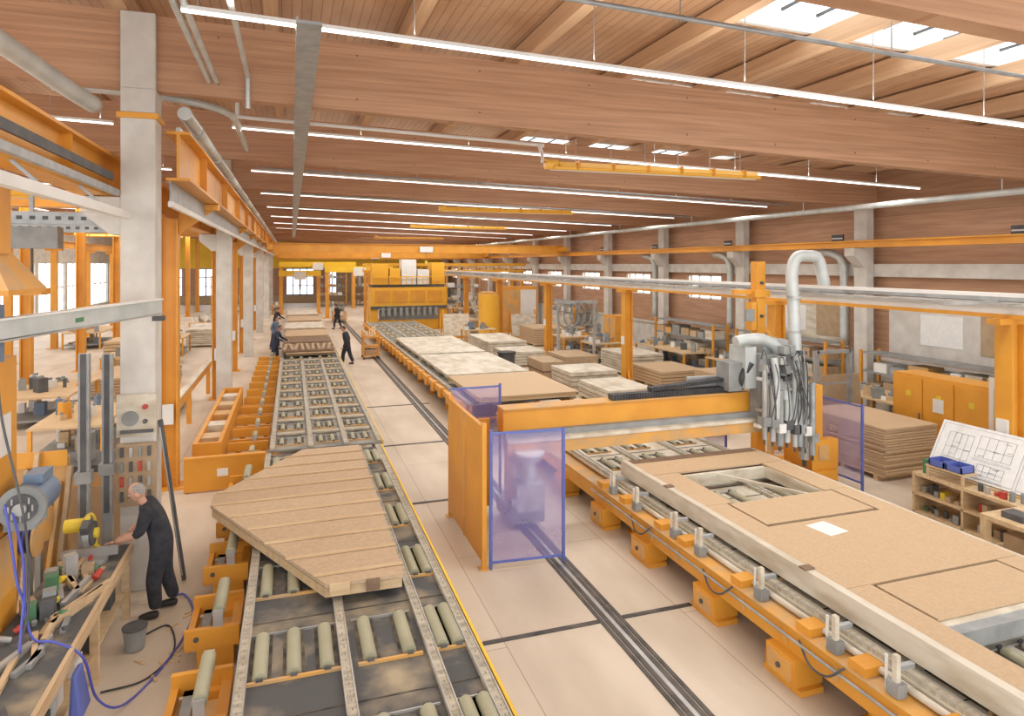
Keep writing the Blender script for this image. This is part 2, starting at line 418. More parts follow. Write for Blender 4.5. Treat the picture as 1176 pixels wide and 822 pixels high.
for i,(y0,y1,m_) in enumerate(((28,30.5,'dark_board_and_shadow'),(31,33.2,'dark_board_and_shadow'),(33.8,37,'board'),(38,42,'whitewood'),(43,47,'board'),(48,52,'whitewood'))):
    s=O('board_panel')
    for k in range(3): s.box(-.3+random.uniform(-.1,.1),1.75+random.uniform(-.1,.1),y0+.06*k,y1-.06*k,.79+.07*k,.84+.07*k,m_ if k!=1 else 'timber')
    if i==0:
        for k in range(9): s.box(-.3+.22*k,-.18+.22*k,y0+.2,y1-.2,.98,1.03,'card',rz=random.uniform(-.1,.1))
    s.build()

# ------------------------------------------------------------------ safety fences
s=O('safety_fence')
s.box(2.66,2.72,9.38,11.5,.10,2.1,'orange'); s.box(2.72,3.4,11.44,11.5,.12,1.7,'orange')
s.box(2.645,2.66,10.38,10.42,.1,2.1,'orange_dirty')
for p in ((2.69,9.35),(2.69,11.5)): s.box(p[0]-.035,p[0]+.035,p[1]-.035,p[1]+.035,0,2.15,'orange'); s.box(p[0]-.08,p[0]+.08,p[1]-.08,p[1]+.08,0,.015,'orange_dirty')
s.box(2.76,2.80,9.27,9.31,0,2.05,'blue'); s.box(3.88,3.92,9.18,9.22,0,2.02,'blue')
s.beam((2.79,9.29,2.0),(3.9,9.2,2.0),.03,.03,'blue'); s.beam((2.79,9.29,.1),(3.9,9.2,.1),.03,.03,'blue')
s.add([(2.80,9.29,.1),(3.88,9.2,.1),(3.88,9.2,2.0),(2.80,9.29,2.0)],[(0,1,2,3)],'mesh_blue')
s.box(3.62,3.66,11.56,11.60,0,2.3,'blue')
s.add([(2.72,11.58,1.0),(3.62,11.58,1.0),(3.62,11.58,2.25),(2.72,11.58,2.25)],[(0,1,2,3)],'mesh_blue')
s.beam((2.7,11.58,2.25),(3.65,11.58,2.25),.03,.03,'blue')
s.build()
s=O('safety_fence')
for y in (10.05,11.25): s.box(10.58,10.62,y-.02,y+.02,0,1.75,'blue')
s.beam((10.6,10.05,1.7),(10.6,11.25,1.7),.03,.03,'blue'); s.beam((10.6,10.05,.2),(10.6,11.25,.2),.03,.03,'blue')
s.add([(10.6,10.08,.2),(10.6,11.22,.2),(10.6,11.22,1.7),(10.6,10.08,1.7)],[(0,1,2,3)],'mesh_blue')
s.build()
s=O('safety_fence')
for x in (8.65,9.25): s.box(x-.02,x+.02,12.48,12.52,0,2.0,'blue')
s.add([(8.68,12.5,.3),(9.22,12.5,.3),(9.22,12.5,1.9),(8.68,12.5,1.9)],[(0,1,2,3)],'mesh_blue'); s.build()

# ------------------------------------------------------------------ gantry CNC bridge
g=O('gantry_machining_bridge')
Y=10.95
g.box(3.45,9.7,Y-.16,Y+.16,1.60,1.98,'orange')
g.box(3.45,9.7,Y-.2,Y+.2,1.98,2.0,'orange_dirty'); g.box(3.45,9.7,Y-.2,Y+.2,1.58,1.60,'orange_dirty')
g.box(3.45,9.0,Y-.42,Y-.3,1.26,1.46,'orange_dirty'); g.box(3.45,9.0,Y-.44,Y-.28,1.46,1.52,'whitewood'); g.box(3.45,9.0,Y-.3,Y-.16,1.34,1.62,'grey')
g.box(3.5,4.1,Y-.45,Y+.4,.1,.35,'grey'); g.box(3.6,4.0,Y-.25,Y+.25,.35,1.58,'whitewood')
g.prism([(3.55,Y-.6),(4.05,Y-.6),(4.05,Y-.25),(3.55,Y-.25)],.35,.8,'steel')
for y in (Y-.35,Y+.3): g.cyl((3.76,y,.1),(3.90,y,.1),.09,'dark',16)
g.cyl((3.8,Y-.5,.8),(3.8,Y-.5,1.2),.11,'duct',14); g.cyl((3.8,Y-.5,1.2),(3.8,Y-.5,1.3),.2,'duct',16,.26); g.cyl((3.8,Y-.5,1.3),(3.8,Y-.5,1.34),.26,'white',16)
g.cyl((3.55,Y-.55,.5),(3.45,Y-.55,.5),.1,'grey',12)
g.box(9.6,10.3,Y-.6,Y+.6,.02,.4,'orange'); g.box(9.75,10.2,Y-.3,Y+.3,.4,2.05,'orange'); g.box(8.55,9.6,Y-.1,Y+.7,.02,.5,'orange')
g.box(9.75,10.4,Y-.5,Y-.3,.4,1.0,'orange'); g.box(9.9,10.15,Y-.52,Y-.5,.6,.9,'orange_dirty')
hx=8.85
g.box(hx-.35,hx+.35,Y-.5,Y-.2,1.45,2.75,'grey'); g.box(hx-.28,hx+.28,Y-.62,Y-.5,1.3,2.3,'steel')
g.box(hx-.6,hx-.35,Y-.4,Y+.1,2.1,2.9,'duct'); g.box(hx-.9,hx-.6,Y-.3,Y+.1,2.05,2.6,'grey'); g.box(hx+.3,hx+.72,Y-.5,Y-.1,1.6,2.4,'grey'); g.box(hx+.4,hx+.7,Y-.52,Y-.5,1.9,2.3,'white')
g.box(hx-.1,hx+.5,Y-.3,Y+.1,2.4,3.0,'galv')
for i,(dx,za,zb,r) in enumerate(((-.22,1.15,2.2,.06),(-.05,1.05,2.1,.07),(.12,1.1,1.9,.06),(.42,1.0,1.9,.06),(-.4,1.2,2.5,.05),(.55,.95,2.6,.045),(.3,1.0,2.4,.05),(.72,.8,2.2,.06))):
    g.cyl((hx+dx,Y-.7,za),(hx+dx,Y-.7,zb),r,('steel','grey','duct','galv')[i%4],12)
    g.cyl((hx+dx,Y-.7,za-.1),(hx+dx,Y-.7,za),r*.45,'dark',10); g.box(hx+dx-.08,hx+dx+.08,Y-.79,Y-.6,za+.25,za+.42,('grey','white','dark','galv')[i%4])
    g.box(hx+dx-.05,hx+dx+.05,Y-.7,Y-.5,za+.5,za+.56,'steel')
for i in range(30):
    a=random.uniform(-.5,.7); z=random.uniform(1.4,2.8)
    g.box(hx+a-.06,hx+a+.06,Y-.68,Y-.5,z,z+random.uniform(.05,.16),random.choice(['white','dark','grey','steel','galv','grey','dark']))
for i in range(14):
    a=random.uniform(-.5,.6); b_=a+random.uniform(-.2,.2)
    g.tube([(hx+a,Y-.6,2.7),(hx+a-.1,Y-.85,2.2+.05*i),(hx+b_,Y-.8,1.7),(hx+b_,Y-.65,1.3)],.012,random.choice(['dark','black','grey','dark']),6)
g.cyl((hx+.9,Y-.3,.6),(hx+.9,Y-.3,1.9),.11,'duct',14); g.cyl((hx+.9,Y-.3,1.9),(hx+.9,Y-.3,2.1),.11,'duct',14,.2)
g.cyl((hx+.9,Y-.3,.45),(hx+.9,Y-.3,.6),.05,'dark',10)
g.box(9.28,9.5,Y+.55,Y+.75,0.0,4.55,'orange'); g.box(9.2,9.58,Y+.5,Y+.8,3.8,3.95,'orange'); g.box(8.75,9.28,Y+.6,Y+.7,3.86,3.96,'orange')
g.box(9.15,9.3,Y+.55,Y+.75,3.1,3.7,'orange'); g.box(9.0,9.2,Y+.52,Y+.6,3.3,3.55,'grey')
g.beam((9.4,Y+.65,3.3),(10.2,Y+.3,2.2),.08,.08,'orange')
for z in (2.4,2.9,3.4,4.1): g.cyl((9.39,Y+.55,z),(9.39,Y+.5,z),.035,'dark',8)
g.tube([(9.7,Y-.1,1.9),(9.7,Y-.1,2.6),(9.7,Y-.05,3.6),(9.7,Y,4.3),(9.82,Y,4.62),(10.1,Y,4.66),(10.36,Y,4.6),(10.5,Y,4.2),(10.52,Y,4.05)],.12,'duct',18,8)
for z in (2.4,3.1,3.8): g.cyl((9.7,Y-.07,z),(9.7,Y-.07,z+.05),.14,'steel',18)
g.cyl((9.7,Y-.1,1.95),(9.7,Y-.1,2.3),.17,'duct',18,.13)
g.tube([(8.1,Y-.3,3.0),(8.4,Y-.3,3.04),(8.75,Y-.3,3.02),(9.02,Y-.35,2.85),(9.08,Y-.42,2.5),(9.06,Y-.55,2.0),(9.06,Y-.62,1.5)],.11,'duct',16,8)
g.tube([(8.4,Y-.35,2.6),(8.25,Y-.3,2.3),(8.3,Y-.2,2.1)],.08,'black',12)
g.tube([(9.2,Y-.5,2.4),(9.35,Y-.6,1.9),(9.35,Y-.65,1.2)],.08,'duct',12); g.tube([(8.75,Y-.6,2.7),(8.72,Y-.7,2.2),(8.7,Y-.7,1.5)],.07,'duct',12)
for i in range(44):
    x=5.55+i*.058; g.box(x,x+.05,Y-.14,Y+.04,2.01,2.11,'black')
for i in range(16):
    t=math.pi*i/15; x=8.1+.11*math.sin(t); z=2.16-.11*math.cos(t)
    g.box(x-.03,x+.03,Y-.14,Y+.04,z-.04,z+.04,'black',ry=-t)
for i in range(30):
    x=8.1-i*.058; z=2.25-.0035*i; g.box(x-.05,x,Y-.14,Y+.04,z-.03,z+.04,'black')
g.box(7.3,8.0,Y+.1,Y+.16,2.0,2.3,'steel')
g.build(.005)

# ------------------------------------------------------------------ secondary crane runway
for i,y in enumerate([8.15,14,22,30,38,46,54,62]):
    s=O('crane_support_post')
    s.box(11.75,12.05,y-.05,y+.05,0.02,3.45,'orange'); s.box(11.74,11.78,y-.15,y+.15,0.02,3.45,'orange'); s.box(12.02,12.06,y-.15,y+.15,0.02,3.45,'orange')
    s.box(11.6,12.2,y-.3,y+.3,0,.03,'orange')
    for d in (-1,1): s.hexa([(11.86,y+d*.05,.03),(11.94,y+d*.05,.03),(11.94,y+d*.28,.03),(11.86,y+d*.28,.03),(11.86,y+d*.05,.5),(11.94,y+d*.05,.5),(11.94,y+d*.1,.5),(11.86,y+d*.1,.5)],'orange')
    s.box(11.5,12.3,y-.12,y+.12,3.45,3.55,'orange'); s.box(11.70,11.74,y-.1,y+.1,1.5,1.8,'white'); s.build()
s=O('crane_runway_rail')
s.box(11.78,12.02,6,64,3.55,3.62,'orange'); s.box(11.85,11.95,6,64,3.62,3.76,'white'); s.box(11.78,12.02,6,64,3.76,3.80,'steel')
s.box(10.9,11.03,6,64,3.9,3.98,'galv'); s.box(10.2,10.3,6,64,4.0,4.06,'white'); s.box(11.4,11.44,6,64,3.86,3.9,'dark')
for y in range(8,64,4): s.box(10.15,12.02,y,y+.08,3.82,3.88,'steel')
s.build()
s=O('hose_coil')
for k in range(5):
    xc=11.1+.34*k
    s.tube([(xc+.35*math.cos(t*math.pi/8),26+.1*k,2.3+.5*math.sin(t*math.pi/8)) for t in range(17)],.035,'grey',8,2)
s.box(10.8,12.8,26.35,26.45,2.75,2.9,'steel'); s.box(10.9,11,26.35,26.45,0,2.75,'steel'); s.box(12.6,12.7,26.35,26.45,0,2.75,'steel'); s.build()

# ------------------------------------------------------------------ left columns, crane runways
for b in BY[2::2]:
    c=O('concrete_column')
    c.box(-2.22,-1.79,b-.23,b+.23,0,ZB+.05,'concrete'); c.box(-2.22,-1.79,b-.23,b-.13,ZB+.05,ZB+1.1,'concrete')
    c.hexa([(-2.35,b-.2,4.9),(-2.2,b-.2,4.9),(-2.2,b+.2,4.9),(-2.35,b+.2,4.9),(-2.7,b-.2,5.2),(-2.2,b-.2,5.2),(-2.2,b+.2,5.2),(-2.7,b+.2,5.2)],'concrete')
    c.box(-2.7,-2.2,b-.2,b+.2,5.2,5.42,'concrete')
    c.box(-2.26,-1.75,b-.27,b+.27,6.50,6.58,'orange')
    c.build(.012)
s=O('crane_runway_beam')
x=-2.52
s.box(x-.15,x+.15,0,76,5.43,5.47,'orange'); s.box(x-.02,x+.02,0,76,5.47,6.0,'orange'); s.box(x-.15,x+.15,0,76,6.0,6.04,'orange'); s.box(x-.03,x+.03,0,76,6.04,6.1,'steel')
y=2.8
while y<75: s.box(x-.12,x+.12,y,y+.02,5.47,6.0,'orange'); y+=3
s.build()
s=O('crane_runway_beam')
x=-1.58
s.box(x-.16,x+.16,10.7,76,5.72,5.76,'orange'); s.box(x-.02,x+.02,10.7,76,5.76,6.4,'orange'); s.box(x-.16,x+.16,10.7,76,6.4,6.44,'orange'); s.box(x-.03,x+.03,10.7,76,6.44,6.5,'steel')
y=13
while y<75: s.box(x-.13,x+.13,y,y+.02,5.76,6.4,'orange'); y+=4
s.build()
s=O('cable_trunking'); s.box(-2.15,-2.05,2,10.1,5.1,5.2,'white'); s.box(-1.72,-1.66,10.75,70,5.34,5.42,'white'); s.box(-1.70,-1.68,10.75,70,5.42,5.72,'galv')
s.box(-2.26,-2.2,2,10.1,5.42,5.5,'galv'); s.box(-2.30,-2.27,2,10.1,5.62,5.72,'dark')
for y in range(3,10,2): s.beam((-2.1,y,5.16),(-2.4,y,5.45),.03,.03,'galv')
s.build()
s=O('perforated_rail')
for (y,z) in ((12.6,5.15),(17,5.2)):
    s.box(-11.5,-2.75,y-.04,y+.04,z,z+.2,'galv')
    x=-11.4
    while x<-2.8: s.box(x,x+.08,y-.045,y-.04,z+.07,z+.13,'dark'); x+=.18
    for x in (-11,-7.5,-4): s.box(x-.03,x+.03,y-.03,y+.03,z+.2,7.0,'galv')
s.box(-4.5,-3.6,12.45,12.75,4.75,5.1,'grey'); s.cyl((-4.0,12.6,4.1),(-4.0,12.6,4.75),.02,'dark',6); s.box(-4.3,-3.8,12.4,12.8,4.0,4.1,'orange')
s.build()
for y in [14.8,24,30,36,42,48,54,60]:
    s=O('crane_support_post')
    x=-2.34
    s.box(x-.16,x+.16,y-.02,y+.02,0.02,5.41,'orange'); s.box(x-.17,x-.14,y-.15,y+.15,0.02,5.41,'orange'); s.box(x+.14,x+.17,y-.15,y+.15,.02,5.41,'orange')
    s.box(x-.28,x+.28,y-.28,y+.28,0,.03,'orange')
    s.box(x+.17,-1.42,y-.15,y+.15,5.60,5.71,'orange')
    s.hexa([(x+.16,y-.05,5.1),(x+.2,y-.05,5.1),(x+.2,y+.05,5.1),(x+.16,y+.05,5.1),(x+.18,y-.05,5.6),(x+.8,y-.05,5.6),(x+.8,y+.05,5.6),(x+.18,y+.05,5.6)],'orange')
    s.box(x-.1,x+.1,y-.2,y-.15,1.3,1.7,'white')
    s.build()
def crane(y,x0,x1,z0,z1,name='overhead_crane'):
    s=O(name); s.box(x0,x1,y-.2,y+.2,z0,z1,'orange'); s.box(x0,x1,y-.3,y+.3,z1,z1+.04,'orange'); s.box(x0,x1,y-.3,y+.3,z0-.04,z0,'orange')
    for x in (x0,x1-.3): s.box(x,x+.3,y-1.2,y+1.2,z0+.1,z0+.4,'orange')
    xm=(x0+x1)/2
    s.box(xm-.4,xm+.4,y-.5,y-.31,z0+.0,z1-.1,'white'); s.cyl((xm,y-.4,z0-.5),(xm,y-.4,z0),.012,'dark',6); s.box(xm-.08,xm+.08,y-.45,y-.35,z0-.7,z0-.5,'toolyellow')
    s.build()
crane(40,-1.3,16.8,5.2,5.65); crane(58,-1.3,16.8,5.05,5.6); crane(66,-1.3,16.8,5.0,5.6)
s=O('crane_runway_beam'); x=17.0
s.box(x-.1,x+.1,2,76,5.01,5.04,'orange'); s.box(x-.02,x+.02,2,76,5.04,5.2,'orange'); s.box(x-.1,x+.1,2,76,5.2,5.24,'orange'); s.build()
s=O('crane_gantry_truss')
for y in (47.5,50): s.box(5,17,y-.08,y+.08,4.35,4.55,'machine_yellow'); s.box(5,17,y-.06,y+.06,3.9,4.05,'machine_yellow')
for i in range(25):
    x=5+.48*i
    for y in (47.5,50): s.beam((x,y,4.0),(x+.2,y,4.4),.06,.06,'machine_yellow')
    s.box(x,x+.06,47.5,50,4.36,4.42,'machine_yellow')
for x in (5.2,16.7):
    for y in (47.5,50): s.box(x-.1,x+.1,y-.1,y+.1,0,4.0,'orange')
s.build()
crane(21.5,-15,-2.75,6.12,6.5); crane(30,-15,-2.75,6.12,6.5); crane(42,-15,-2.75,6.12,6.5)
for y in range(20,70,6):
    s=O('steel_post'); s.box(-8.55,-8.25,y-.03,y+.03,0,ZB,'orange'); s.box(-8.56,-8.52,y-.15,y+.15,0,ZB,'orange'); s.box(-8.28,-8.24,y-.15,y+.15,0,ZB,'orange'); s.box(-8.7,-8.1,y-.3,y+.3,0,.03,'orange'); s.build()
for y in range(17,70,6):
    s=O('steel_post'); s.box(-12.15,-11.85,y-.12,y+.12,0,5.2,'orange'); s.box(-12.3,-11.7,y-.25,y+.25,0,.03,'orange'); s.box(-12.4,-11.6,y-.15,y+.15,5.2,5.35,'orange'); s.build()
s=O('crane_runway_beam'); s.box(-12.12,-11.88,10,76,5.35,5.7,'orange'); s.box(-12.2,-11.8,10,76,5.7,5.74,'orange'); s.build()

# ------------------------------------------------------------------ ceiling services
def lampobj(x,y,z,sx,e,up):
    L=bpy.data.lights.new('fluorescent_or_uplight','AREA'); L.shape='RECTANGLE'; L.size=sx; L.size_y=.05; L.energy=e; L.color=(1,.975,.935)
    lo=bpy.data.objects.new('fluorescent_or_uplight',L); lo.location=(x,y,z); lo.rotation_euler=(math.pi if up else 0,SL,0); sc.collection.objects.link(lo)
for i in range(11):
    y=7.3+6*i
    f=O('fluorescent_light')
    f.sbox(-1.05,16,y-.035,y+.035,7.02,7.06,'white'); f.sbox(-1.05,16,y-.022,y+.022,6.995,7.02,'lamp')
    x=-.9
    while x<16: f.box(x-.005,x+.005,y-.005,y+.005,7.06-SL*x,8.22-SL*x,'steel'); x+=2.2
    f.build()
    lampobj(7.5,y,6.985-SL*7.5,17,305,False)
    lampobj(7.5,y,7.10-SL*7.5,16.6,95,True)  # uplight added above the fixture to brighten the ceiling
    if i<10:
        f=O('fluorescent_light'); f.sbox(-14.5,-3,y-.035,y+.035,6.9,6.94,'white'); f.sbox(-14.5,-3,y-.022,y+.022,6.875,6.9,'lamp')
        for x in (-14,-11,-8,-5,-3.2): f.box(x-.005,x+.005,y-.005,y+.005,6.94-SL*x,8.22-SL*x,'steel')
        f.build()
        lampobj(-8.75,y,6.865+SL*8.75,11.5,300,False)
        if i<5: lampobj(-8.75,y,6.98+SL*8.75,11.3,60,True)  # same added ceiling uplight over the left aisle
def heater(x0,x1,y,z):
    h=O('radiant_heater')
    h.hexa([(x0,y-.17,z),(x1,y-.17,z),(x1,y+.17,z),(x0,y+.17,z),(x0,y-.1,z+.1),(x1,y-.1,z+.1),(x1,y+.1,z+.1),(x0,y+.1,z+.1)],'heater_yellow')
    h.cyl((x0-.1,y-.08,z-.01),(x1+.1,y-.08,z-.01),.045,'heater_yellow',12); h.cyl((x0-.1,y+.08,z-.01),(x1+.1,y+.08,z-.01),.045,'white',12)
    h.cyl((x0-.25,y,z+.05),(x0,y,z+.05),.1,'heater_yellow',12)
    x=x0+.4
    while x<x1:
        h.box(x-.02,x+.02,y-.18,y+.18,z-.03,z+.12,'orange'); h.cyl((x,y,z+.11),(x,y,7.85-SL*x),.007,'steel',6); x+=.78
    h.build()
heater(4.95,9.6,12,6.40); heater(5.1,9.8,22.5,6.38); heater(5.9,10.6,33,6.35); heater(5.9,10.6,48,6.35)
heater(-7.5,-4.5,16,5.9); heater(-10,-5.5,26,5.9); heater(-10,-5.5,38,5.9)
s=O('gas_pipe')
s.tube([(-.9,12.4,7.1),(-.7,12.4,7.06),(2,12.4,6.98),(4.6,12.4,6.9),(4.72,12.38,6.85),(4.75,12.3,6.7),(4.66,12.05,6.5)],.035,'white',10)
s.cyl((-.9,12.4,7.1),(-.9,12.4,7.8),.035,'white',8); s.build()
s=O('conduit_pipe'); s.cyl((1.5,6.2,7.25),(13,6.2,6.9),.03,'galv',8); s.cyl((1.5,6.2,7.25),(1.5,6.2,7.9),.03,'galv',8)
for x in (4,7,10): s.cyl((x,6.2,7.2-.03*(x-1.5)),(x,6.2,7.8),.008,'steel',6)
s.build()
s=O('conduit_pipe'); s.cyl((5.5,5.4,7.3),(12,5.4,7.1),.025,'white',8); s.cyl((8,5.4,7.2),(8,5.4,7.7),.01,'white',8); s.build()
for y in (18.2,24.1,30.2):
    s=O('conduit_pipe'); s.cyl((-.8,y,6.98),(16,y,6.5),.03,'galv',8)
    for x in (1,5,9,13): s.cyl((x,y,6.95-.03*x),(x,y,7.7),.008,'steel',6)
    s.build()
s=O('ventilation_duct'); s.tube([(-2.85,0,6.7),(-2.85,5,6.7),(-2.72,8.2,6.7),(-2.6,9.4,6.65),(-2.5,10.1,6.62)],.11,'duct',16)
for y in range(1,8,2): s.cyl((-2.84,y,6.7),(-2.84,y+.05,6.7),.125,'steel',16)
s.build()
s=O('ventilation_duct'); s.cyl((-1.5,10.75,6.72),(-1.5,74,6.72),.10,'duct',16)
for y in range(12,74,3): s.cyl((-1.5,y,6.72),(-1.5,y+.06,6.72),.115,'steel',16)
s.build()
s=O('ventilation_duct'); s.tube([(-3.4,11.5,7.15),(-2.6,11.5,7.15),(-1.6,11.6,7.1),(-1.0,12.2,7.05),(-.95,14,7.05),(-.95,15.8,7.05)],.06,'duct',12); s.build()
s=O('cable_tray'); s.box(.04,.28,6.6,60,6.80,6.83,'galv'); s.box(.04,.06,6.6,60,6.83,6.86,'galv')
s.build()
s=O('conduit_pipe')
for x,z in ((-1.02,7.1),(-1.12,7.1),(-.6,7.2)): s.cyl((x,5,z),(x,10.25,z),.035,'duct',10)
s.cyl((-.6,10.2,7.2),(-.6,10.25,6.75),.035,'duct',8)
s.build()
s=O('cable_tray')
s.box(-7.0,-6.7,4,60,6.6,6.66,'galv'); s.box(-5.2,-5.1,4,60,6.4,6.5,'white'); s.cyl((-4.2,4,6.5),(-4.2,60,6.5),.07,'duct',12); s.cyl((-9.5,4,6.6),(-9.5,60,6.6),.1,'duct',12); s.build()
s=O('sprinkler_pipe'); s.cyl((15,2,6.08),(15,76,6.08),.08,'duct',14)
for b in BY[1:]: s.cyl((15,b,6.1),(15,b,6.4),.015,'steel',6)
s.build()

# ------------------------------------------------------------------ far machines
m=O('multifunction_bridge_machine')
K=-4.2
def mb(x0,x1,y0,y1,z0,z1,c): m.box(x0,x1,y0+K,y1+K,z0,z1,c)
MY='machine_yellow'
mb(5.0,10.2,49,51,1.6,2.9,MY); mb(5.0,10.2,48.8,49,1.45,1.65,'dark'); mb(5.0,5.5,49,51,0,1.6,MY); mb(9.7,10.2,49,51,0,1.6,MY)
mb(5.5,9.7,49.3,50.8,.0,.7,MY); mb(5.1,10.1,49.2,50.8,2.9,3.1,'dark')
mb(5.1,6.2,49.1,50,3.1,4.5,MY); mb(6.3,7.0,49.1,50.2,3.1,4.2,MY); mb(7.1,8.1,49.1,50.2,3.1,4.8,'white'); mb(8.2,9.0,49.1,50.2,3.1,4.1,'white'); mb(9.2,10.1,49.2,50.5,3.1,4.6,MY)
for i in range(10): mb(5.7+.4*i,5.9+.4*i,48.7,48.85,1.0,1.55,'grey')
for i in range(4): mb(5.3+1.2*i,6.3+1.2*i,48.97,49.0,1.9,2.7,'orange')
for i in range(13): mb(5.1+.38*i,5.15+.38*i,48.98,49.02,3.1,3.6,MY)
mb(5.1,10.1,48.98,49.02,3.6,3.66,MY); mb(5.6,9.6,49.2,49.3,.7,1.4,'grey')
m.build(.01)
m=O('control_cabinet'); m.box(10.6,11.5,37,38,.1,2.7,MY); m.cyl((11.05,37,.1),(11.05,37,2.7),.5,MY,24); m.box(10.65,11.45,36.9,38,2.7,2.85,'orange_dirty'); m.box(10.65,11.45,37,38,0,.1,'dark'); m.build()
m=O('control_cabinet'); m.box(13.0,15.5,41,42,.0,3.0,'orange'); m.box(13.1,14.2,40.97,41,.2,2.8,'orange_dirty'); m.box(14.3,15.4,40.97,41,.2,2.8,'white'); m.build()
m=O('control_cabinet'); m.box(14.6,15.4,28,29.4,.0,2.0,'orange'); m.box(14.57,14.6,28.1,28.7,.2,1.9,'orange_dirty'); m.box(14.57,14.6,28.75,29.3,.2,1.9,'orange_dirty'); m.build()
m=O('tool_trolley')
m.box(3.2,3.95,31.6,32.4,.15,.2,'orange'); m.box(3.2,3.95,31.6,32.4,.55,.6,'orange'); m.box(3.2,3.95,31.6,32.4,1.0,1.05,'orange')
for x in (3.22,3.93):
    for y in (31.62,32.38): m.box(x-.03,x+.03,y-.03,y+.03,.08,1.3,'orange'); m.cyl((x-.03,y,.06),(x+.03,y,.06),.06,'black',10)
for i in range(5): m.beam((3.3+.1*i,31.7,1.08),(3.33+.12*i,32.3,1.15+.1*i),.06,.04,'timber')
m.box(3.3,3.8,31.7,32.2,.2,.45,'card'); m.build()
m=O('waste_bin'); m.cyl((8.3,25.5,.02),(8.3,25.5,.9),.3,'dark',16,.36); m.cyl((8.3,25.5,.88),(8.3,25.5,.93),.39,'black',16); m.build()

# ------------------------------------------------------------------ generic workshop furniture
def workbench(x0,x1,y0,y1,z=.88,c='timber',items=5,seed=0):
    r=random.Random(seed); s=O('workbench')
    s.box(x0,x1,y0,y1,z-.05,z,c)
    for x in (x0+.05,x1-.05):
        for y in (y0+.05,y1-.05): s.box(x-.04,x+.04,y-.04,y+.04,0,z-.05,'orange')
    s.box(x0+.05,x1-.05,y0+.05,y1-.05,.2,.24,'grey')
    for i in range(items):
        x=r.uniform(x0+.15,x1-.2); y=r.uniform(y0+.15,y1-.2); w=r.uniform(.08,.25); h=r.uniform(.06,.4)
        c2=r.choice(['white','dark','orange','grey','card','bluegrey','galv','timber','white','grey'])
        s.box(x-w/2,x+w/2,y-w*.6,y+w*.6,z,z+h,c2,rz=r.uniform(0,1)); s.cyl((x,y,z+h),(x,y,z+h+.06),w*.3,'grey',8)
        s.box(x-w/2,x+w/2,y-w*.5,y+w*.5,.24,.24+h*.9,r.choice(['card','white','bluegrey','timber']))
    s.build()
def stack(x0,x1,y0,y1,z,m1='board',m2='timber',n=14,seed=0,name='board_stack'):
    r=random.Random(seed); s=O(name)
    for t in (0.1,.5,.9):
        yy=y0+(y1-y0)*t; s.box(x0,x1,yy-.05,yy+.05,0,.1,'timber')
    h=(z-.1)/n
    for i in range(n):
        a=r.uniform(-.025,.025); b=r.uniform(-.025,.025)
        s.box(x0+a,x1+a,y0+b,y1+b,.1+h*i,.1+h*(i+.8),m1)
        if i<n-1: s.box(x0+.03,x1-.03,y0+.03,y1-.03,.1+h*(i+.8),.1+h*(i+1),'dark_board_and_shadow')
    s.build()
stack(11.55,13.0,10.4,12.6,1.12,'board','timber',18,1)
stack(10.0,11.4,23.4,25.3,1.0,'card','card',2,2,'cardboard_box_stack'); stack(8.9,9.8,22.9,24.6,.9,'card','card',2,22,'cardboard_box_stack')
stack(13.2,15,17,19.6,.9,'board','timber',9,3)
stack(9.2,10.8,18.2,20.4,.62,'whitewood','timber',4,4); stack(9.1,10.9,20.8,22.6,.8,'whitewood','timber',4,5)
stack(9.3,10.9,14.6,17,.55,'whitewood','timber',3,15); stack(12.4,14.2,20.4,22.6,.7,'board','timber',5,23)
stack(8.9,10.8,30,34,.8,'whitewood','timber',6,6); stack(12.6,14.2,23.2,25.6,.9,'whitewood','timber',7,7); stack(8.8,10.6,27,29,.7,'whitewood','timber',5,24)
stack(12.5,15.5,33.5,36,1.0,'board','timber',7,8); stack(10.5,11.6,41,44,.9,'card','timber',7,9); stack(12.5,15,43,45.6,1.2,'whitewood','timber',7,10)
for i,(a,b,c,d) in enumerate(((12.9,14.4,27,28.4),(15,16.2,23,27),(12.7,14.5,30,31.5),(15,16.2,30,33),(9,10.8,35,36),(12.6,16,53.5,55),(8.8,11,53,56),(14.8,16.2,12.2,15),(15.3,16.2,17,22),
     (12.7,14.4,15,16.3),(-5.5,-4,17,20),(-7.5,-5.8,21,24),(-11.4,-9.6,23,27),(-7,-4.5,29,31),(-15,-13,30,34),(-7,-5,35.5,38),(-11.4,-9.6,40,44),(-6,-4,44.5,48),(-11.4,-9.6,50,54),(3,4,52,54),(-1.7,-1.0,61.5,64))):
    workbench(a,b,c,d,items=14,seed=i)
stack(-6.5,-4,25,28,.7,'board','timber',6,11); stack(-11.4,-9.3,17.5,21,.9,'whitewood','timber',6,12); stack(-7.6,-5.0,32,34,1.2,'timber','timber',8,13); stack(-5.4,-3.6,39,43,1.0,'whitewood','timber',8,14)
stack(-4.6,-3.2,21.5,24,.6,'timber','timber',5,16)
def shelf(x0,x1,y0,y1,h,seed=0,levels=4):
    r=random.Random(seed); s=O('storage_shelf')
    for x in (x0,x1):
        for y in (y0,y1): s.box(x-.04,x+.04,y-.04,y+.04,0,h,'orange')
    lx=x1-x0>y1-y0
    for i in range(levels):
        z=.15+(h-.25)*i/(levels-1)
        s.box(x0,x1,y0,y1,z,z+.05,'grey')
        if i==levels-1: continue
        q=(x0 if lx else y0)+.1; qe=(x1 if lx else y1)-.5
        while q<qe:
            w=r.uniform(.25,.7); hh=r.uniform(.15,.38); c=r.choice(['card','white','grey','board','timber','galv','whitewood','card','orange_dirty'])
            if lx: s.box(q,q+w*.9,y0+.05,y1-.05,z+.05,z+.05+hh,c)
            else: s.box(x0+.05,x1-.05,q,q+w*.9,z+.05,z+.05+hh,c)
            q+=w+.06
    s.build()
